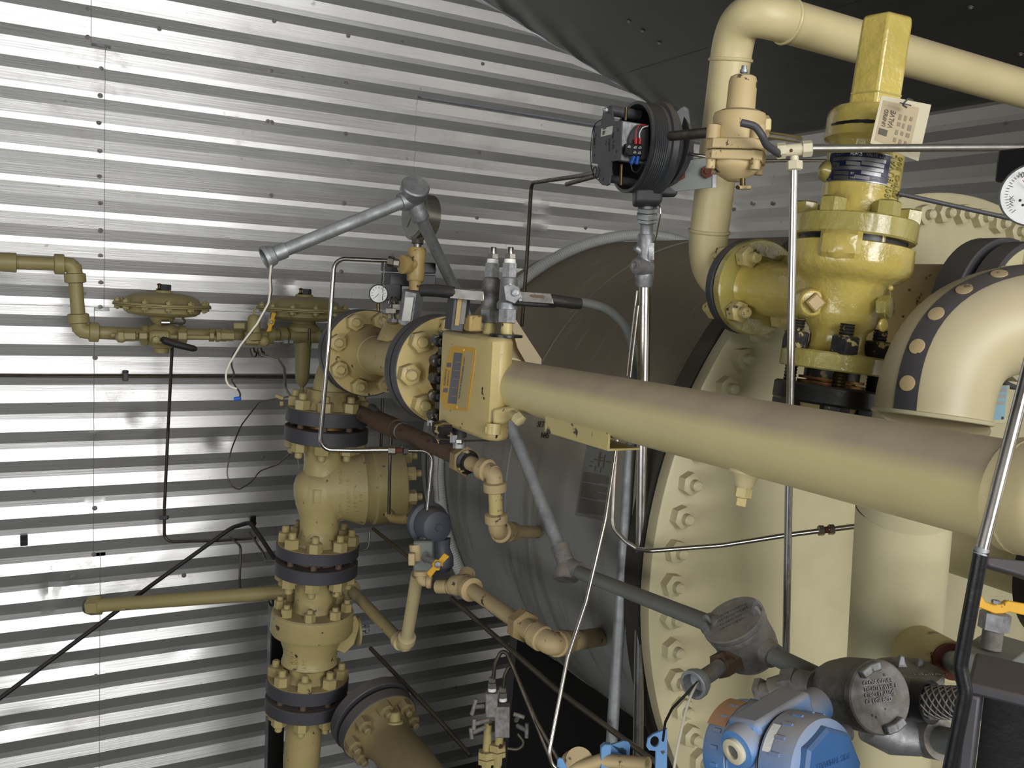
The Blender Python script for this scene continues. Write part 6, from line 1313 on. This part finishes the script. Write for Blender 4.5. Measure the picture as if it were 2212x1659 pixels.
tag(obj('short_conduit', G().cyl(P(1666, 1414, 1.465), P(1800, 1478, 1.36), .0150, n=24), M['grayc']), 'short grey conduit from the round junction box to the horn-shaped fitting', 'conduit')
# ================================================================ horn-shaped inspection fitting (J2) and lidded fitting behind it
hf = thing('inspection_fitting', P(1850, 1560, 1.3), 'horn-shaped weathered cast fitting with a round pitted cover facing right', 'fitting')
a2 = (RT*.30-FW*.93+UP*.22).normalized(); j2 = P(1900, 1506, 1.24); k = 1.24/F; R2 = 76*k
obj('body', G().lathe(j2-a2*.012, -a2, [(0, R2*1.0), (.003, R2*1.03), (.05, R2*1.02), (.080, R2*.9), (.115, R2*.62), (.135, R2*.42), (.165, R2*.36)], 48), cd_, hf, ang=45)
lc_ = obj('round_cover', G().lathe(j2-a2*.012, a2, [(0, R2*1.0), (.002, R2*1.03), (.012, R2*1.03), (.014, R2*.98), (.013, R2*.86), (.014, .001)], 48), cd_, hf, ang=30)
u2, v2, _ = frame(a2, UP)
for q, sx_ in ((100, .03), (118, .022), (-62, .03), (-80, .02)):
    d = u2*math.cos(math.radians(q-90))+v2*math.sin(math.radians(q-90)); obj('cover_lug', G().box(j2+a2*.006+d*R2*.86, d.cross(a2), d, a2, .020, .012, .010), M['cast'], lc_, bevel=.002)
text('raised_lettering', 'CLOSE COVER\nTIGHTLY WHILE\nCIRCUIT ALIVE\nCL I GR BCD', j2+a2*.0022-(-u2.cross(a2) if 0 else (a2.cross(u2)))*-.0+u2*.018+(u2.cross(a2))*-.026, u2.cross(a2), u2, .0085, M['cast'], lc_, .0012, sx=.9)
for i in range(46):
    q = random.uniform(0, 6.28); r = R2*.8*math.sqrt(random.random()); obj('pitted_rust', G().ball(j2+a2*.0018+(u2*math.cos(q)+v2*math.sin(q))*r, random.uniform(.0008, .0022), 6, 4), cd_, lc_) if i < 14 else None
obj('inlet_hub', G().cyl(P(1760, 1484, 1.32), P(1726, 1478, 1.34), .021, .022, n=24), cd_, hf); obj('hex_coupling', G().hexp(P(1728, 1478, 1.34), P(1690, 1484, 1.36)-P(1728, 1478, 1.34), .044, .026, .1).cyl(P(1700, 1482, 1.35), P(1668, 1492, 1.36), .019), M['castdark'], hf)
obj('locknut', G().hexp(P(1650, 1492, 1.37), P(1630, 1494, 1.38)-P(1650, 1492, 1.37), .034, .012).cyl(P(1670, 1492, 1.36), P(1640, 1494, 1.37), .013), M['castdark'], hf)
lf2 = thing('lidded_fitting', P(1965, 1600, 1.38), 'flat-lidded weathered cast fitting with two lid lugs, behind the horn-shaped fitting', 'fitting')
n3_ = (UP*.98-FW*.08+RT*-.10).normalized(); j3 = P(1948, 1450, 1.40); k = 1.4/F
obj('lid', G().lathe(j3-n3_*.012, n3_, [(0, .056), (.002, .060), (.010, .060), (.012, .057), (.011, .046), (.012, .001)], 48), cd_, lf2, ang=30)
text('raised_lettering', 'CIRCUITS ALIVE', P(1972, 1458, 1.37)+n3_*.001, RT, n3_.cross(RT), .0075, cd_, lf2, .0008)
for x, y in ((1941, 1430), (1981, 1437)): 
    obj('lid_lug', G().ext(P(x-7, y+10, 1.42), RT, UP, [(0, 0), (.018, 0), (.013, .010), (.012, .018), (.005, .020), (.002, .012)], .008), M['cast'], lf2, bevel=.002)
obj('body', G().lathe(j3-n3_*.012, -n3_, [(0, .052), (.03, .050), (.08, .045), (.095, .034), (.10, .001)], 40), M['castdark'], lf2)
obj('lower_arm', G().sweep([P(1880, 1560, 1.34), P(1930, 1588, 1.34), P(1980, 1594, 1.34), P(2020, 1592, 1.34)], .03, 20, lambda i, n: (.03, .029, .026, .024)[i]), M['cast'], lf2); obj('hub', G().cyl(P(2004, 1592, 1.34), P(2034, 1598, 1.31), .030, .029, n=28), M['castdark'], lf2)
obj('side_pipe', G().cyl(P(2026, 1597, 1.32), P(2090, 1610, 1.25), .0195, n=24), M['grayc'], lf2)
bh = thing('braided_hose', P(2030, 1550, 1.28), 'braided flexible metal hose behind the near black tube', 'hose')
a, b = P(2006, 1516, 1.30), P(2110, 1520, 1.24); dh = (b-a).normalized()
obj('hose_end', G().cyl(P(1930, 1506, 1.33), P(1980, 1512, 1.32), .030, .030, n=32).cyl(P(1978, 1512, 1.32), P(2012, 1517, 1.30), .031, .031, n=32), M['black'], bh)
obj('hose_core', G().cyl(a, b, .0215, n=24), M['slate'], bh)
uh_, vh, _ = frame(dh); L0 = (b-a).length
for s_ in (1, -1):
    for j in range(9):
        g = G().sweep([a+dh*L0*i/26+(uh_*math.cos(s_*(i*.19)+j*.698)+vh*math.sin(s_*(i*.19)+j*.698))*(.0222+(.0006 if s_ > 0 else 0)) for i in range(27)], .0014, 5); obj('braid_strand', g, M['castdark'], bh)
# ================================================================ blue transmitter
bt = thing('blue_transmitter', P(1700, 1700, 1.12), 'dusty blue twin-ended transmitter with hex plug and metal nameplate at the bottom edge', 'transmitter')
a3 = (RT*.55-FW*.82+UP*.13).normalized(); Dt = 1.10; j4 = P(1672, 1640, Dt); k = Dt/F; u3, v3, _ = frame(a3, UP); Bl = M['blue']
Rb_ = .060
cp = obj('rear_cap', G().lathe(j4-a3*.022, -a3, [(0, Rb_*.98), (.002, Rb_*1.05), (.030, Rb_*1.05), (.040, Rb_*.98), (.043, Rb_*.85), (.044, .001)], 56), Bl, bt, ang=35)
for i in range(20):
    q = 2*math.pi*i/20; d = u3*math.cos(q)+v3*math.sin(q); obj('grip_rib', G().box(j4-a3*.040+d*Rb_*1.045, a3, d, a3.cross(d), .012, .004, .004), Bl, cp)
obj('body_drum', G().lathe(j4-a3*.024, a3, [(0, Rb_*.96), (.050, Rb_*.96)], 56), Bl, bt)
fc_ = obj('front_cap', G().lathe(j4+a3*.028, a3, [(0, Rb_*.98), (.002, Rb_*1.05), (.034, Rb_*1.05), (.046, Rb_*1.0), (.050, Rb_*.84), (.050, .001)], 56), Bl, bt, ang=35)
for s_ in (-.024, .0255): obj('seam_ring', G().ring(j4+a3*s_, a3, Rb_*1.0, .0016, 56, 6), M['black'], bt)
for i in range(20):
    q = 2*math.pi*(i+.5)/20; d = u3*math.cos(q)+v3*math.sin(q); obj('grip_rib', G().box(j4+a3*.052+d*Rb_*1.045, a3, d, a3.cross(d), .014, .004, .004), Bl, fc_)
obj('cap_boss', G().lathe(j4+a3*.078, a3, [(0, Rb_*.90), (.006, Rb_*.88), (.009, Rb_*.80), (.008, .001)], 8), M['bluecap'], fc_, ang=20)
text('cap_lettering', 'TERMINAL SIDE', j4+a3*.0868+u3*.012+(u3.cross(a3))*-.03, u3.cross(a3), u3, .009, M['bluecap'], fc_, .0008)
top_n = (UP*.93-RT*.0-FW*.30); top_n = (top_n-a3*top_n.dot(a3)).normalized(); sd_n = a3.cross(top_n).normalized(); sd_n = sd_n if sd_n.dot(FW) < 0 else -sd_n
obj('terminal_saddle', G().box(j4+top_n*.040-sd_n*.012, a3, sd_n, top_n, .049, .105, .050), Bl, bt, bevel=.007)
pc_ = j4+top_n*.036+sd_n*.040
ps = obj('plug_boss', G().lathe(pc_, sd_n, [(-.02, .027), (.012, .026), (.018, .023), (.019, .0155)], 32), Bl, bt)
obj('hex_plug', G().lathe(pc_+sd_n*.018, sd_n, [(0, .0155), (.006, .0155), (.007, .014), (.007, .0085), (.003, .0083)], 24, caps=False), M['cream_tag'], ps); obj('plug_socket', G().hexp(pc_+sd_n*.0165, sd_n, .0175, .0050), M['castdark'], ps)
def drum(u_ang, t0, t1, a0, a1, lift, mat, nm, par, R=Rb_*.96, label=None):
    vs = []; n_ = 8
    for j in (0, 1):
        for i in range(n_+1): q = a0+(a1-a0)*i/n_; vs.append(j4+a3*(t0, t1)[j]+(top_n*math.cos(q)+sd_n*math.sin(q))*(R+lift))
    return obj(nm, G().add(vs, [(i, i+1, n_+2+i, n_+1+i) for i in range(n_)]), mat, par, label=label)
npb = drum(0, -.019, .021, math.radians(84), math.radians(135), .0012, M['lgrey'], 'nameplate', bt)
for i, (s_, sz) in enumerate((('ROSEMOUNT', .0075), ('PRESSURE TRANSMITTER', .0032), ('MODEL', .0032), ('S/N', .0032), ('SUPPLY 10.5 - 55 VDC', .0032), ('OUTPUT 4 - 20 mA', .0032))):
    q = math.radians(96+i*5.5); rd = top_n*math.cos(q)+sd_n*math.sin(q); ux = a3; uy = rd.cross(ux); uy = uy if uy.dot(top_n) > 0 else -uy
    text('lettering', s_, j4+rd*(Rb_*.96+.0016)-a3*.017, ux, uy, sz, M['ink2'], npb, .0002, sx=.78)
drum(0, -.060, -.030, math.radians(-8), math.radians(38), .0012, M['orange'], 'faded_sticker', bt, Rb_*1.05, 'faded orange sticker')
drum(0, .034, .046, math.radians(20), math.radians(52), .0012, M['tape'], 'torn_sticker', bt, Rb_*1.05, 'torn white sticker remains')
obj('conduit_entry', G().cyl(j4+top_n*.03-sd_n*.03+a3*.0, j4+top_n*.03-sd_n*.10, .022, n=24), Bl, bt)
tag(obj('entry_nut', G().hexp(P(1790, 1590, 1.18), RT*.9+FW*.3, .034, .014).cyl(P(1796, 1590, 1.18), P(1826, 1584, 1.22), .012), M['cast']), 'bright lock nut and stub right of the blue transmitter', 'nut')
# ================================================================ blue bracket, rods and tubes in the middle bottom
bb = thing('blue_bracket', P(1320, 1700, 1.6), 'light blue folded bracket with keyhole ears at the bottom edge below the bright conduit', 'bracket')
B5 = lambda x, y: (1000+x/3.464, 1180+y/3.464)
bn5 = V((-.45, -.88, .12)).normalized(); bo5 = P(1330, 1630, 1.62)
def keyhole(outer, hole, o, n, th):
    """plate with a round hole, bridged into one outline"""
    return poly([B5(*p) for p in outer]+[B5(*outer[0])]+[B5(*p) for p in hole+[hole[0]]], o, n, th)
circ = lambda cx, cy, rx, ry: [(cx+rx*math.cos(-q*math.pi/7), cy+ry*math.sin(-q*math.pi/7)) for q in range(14)]
obj('left_ear', keyhole([(1110, 1486), (1200, 1458), (1238, 1464), (1252, 1490), (1246, 1572), (1224, 1588), (1275, 1680), (1200, 1690), (1150, 1600), (1100, 1700)], circ(1192, 1530, 32, 24), bo5, bn5, .005), M['bluebr'], bb)
obj('left_plate', poly([B5(*p) for p in ((1035, 1510), (1062, 1486), (1112, 1486), (1104, 1720), (1030, 1720))], bo5+bn5*.012, bn5, .016), M['bluebr'], bb, bevel=.002)
obj('right_ear', keyhole([(1530, 1366), (1526, 1720), (1440, 1720), (1444, 1532), (1392, 1526), (1374, 1500), (1385, 1440), (1424, 1408)], circ(1436, 1462, 34, 42), P(1420, 1620, 1.52), bn5, .006), M['bluebr'], bb)
obj('cross_arm', G().sweep([P(1222, 1668, 1.62), P(1300, 1642, 1.62), P(1400, 1650, 1.56)], .012, 12), M['tan'], bb); obj('front_ear', poly([B5(*p) for p in ((708, 1602), (722, 1586), (745, 1590), (800, 1700), (700, 1720))], P(1215, 1650, 1.6), bn5, .005), M['bluebr'], bb); obj('pivot_drum', G().cyl(P(1240, 1652, 1.66), P(1252, 1646, 1.62), .026, n=24), M['tan'], bb)
tag(obj('thin_rod', G().tube([P(1332, 955, 1.70), P(1308, 1120, 1.66), P(1266, 1300, 1.62), P(1226, 1420, 1.60), P(1186, 1626, 1.56), P(1192, 1656, 1.56), P(1230, 1672, 1.56)], .0034, .03, 12), M['chrome']), 'thin bright tube slanting down left from the long cream pipe to the bottom edge', 'tube')
st3 = thing('cover_tube', P(1400, 1190, 1.85), 'stainless tube bending from the uprights across the vessel cover to a small union', 'tube')
obj('tube_wall', G().tube([P(1333, 950, 1.98), P(1326, 1040, 1.97), P(1322, 1138, 1.96), P(1352, 1170, 1.94), P(1378, 1186, 1.93)], .0052, .035, 12), M['dull'], st3)
obj('tube_wall', G().tube([P(1376, 1186, 1.93), P(1405, 1190, 1.90), P(1560, 1178, 1.84), P(1700, 1156, 1.78), P(1775, 1146, 1.75), P(1870, 1134, 1.72)], .0052, .035, 12), M['chrome'], st3)
k = 1.75/F; obj('union_nut', G().hexp(P(1768, 1146, 1.75), RT, 20*k, 12*k), M['dull'], st3); obj('union_body', G().cyl(P(1778, 1145, 1.75), P(1792, 1144, 1.745), 7*k), M['redrust'], st3); obj('union_nut', G().hexp(P(1790, 1144, 1.745), RT, 20*k, 12*k), M['dull'], st3)
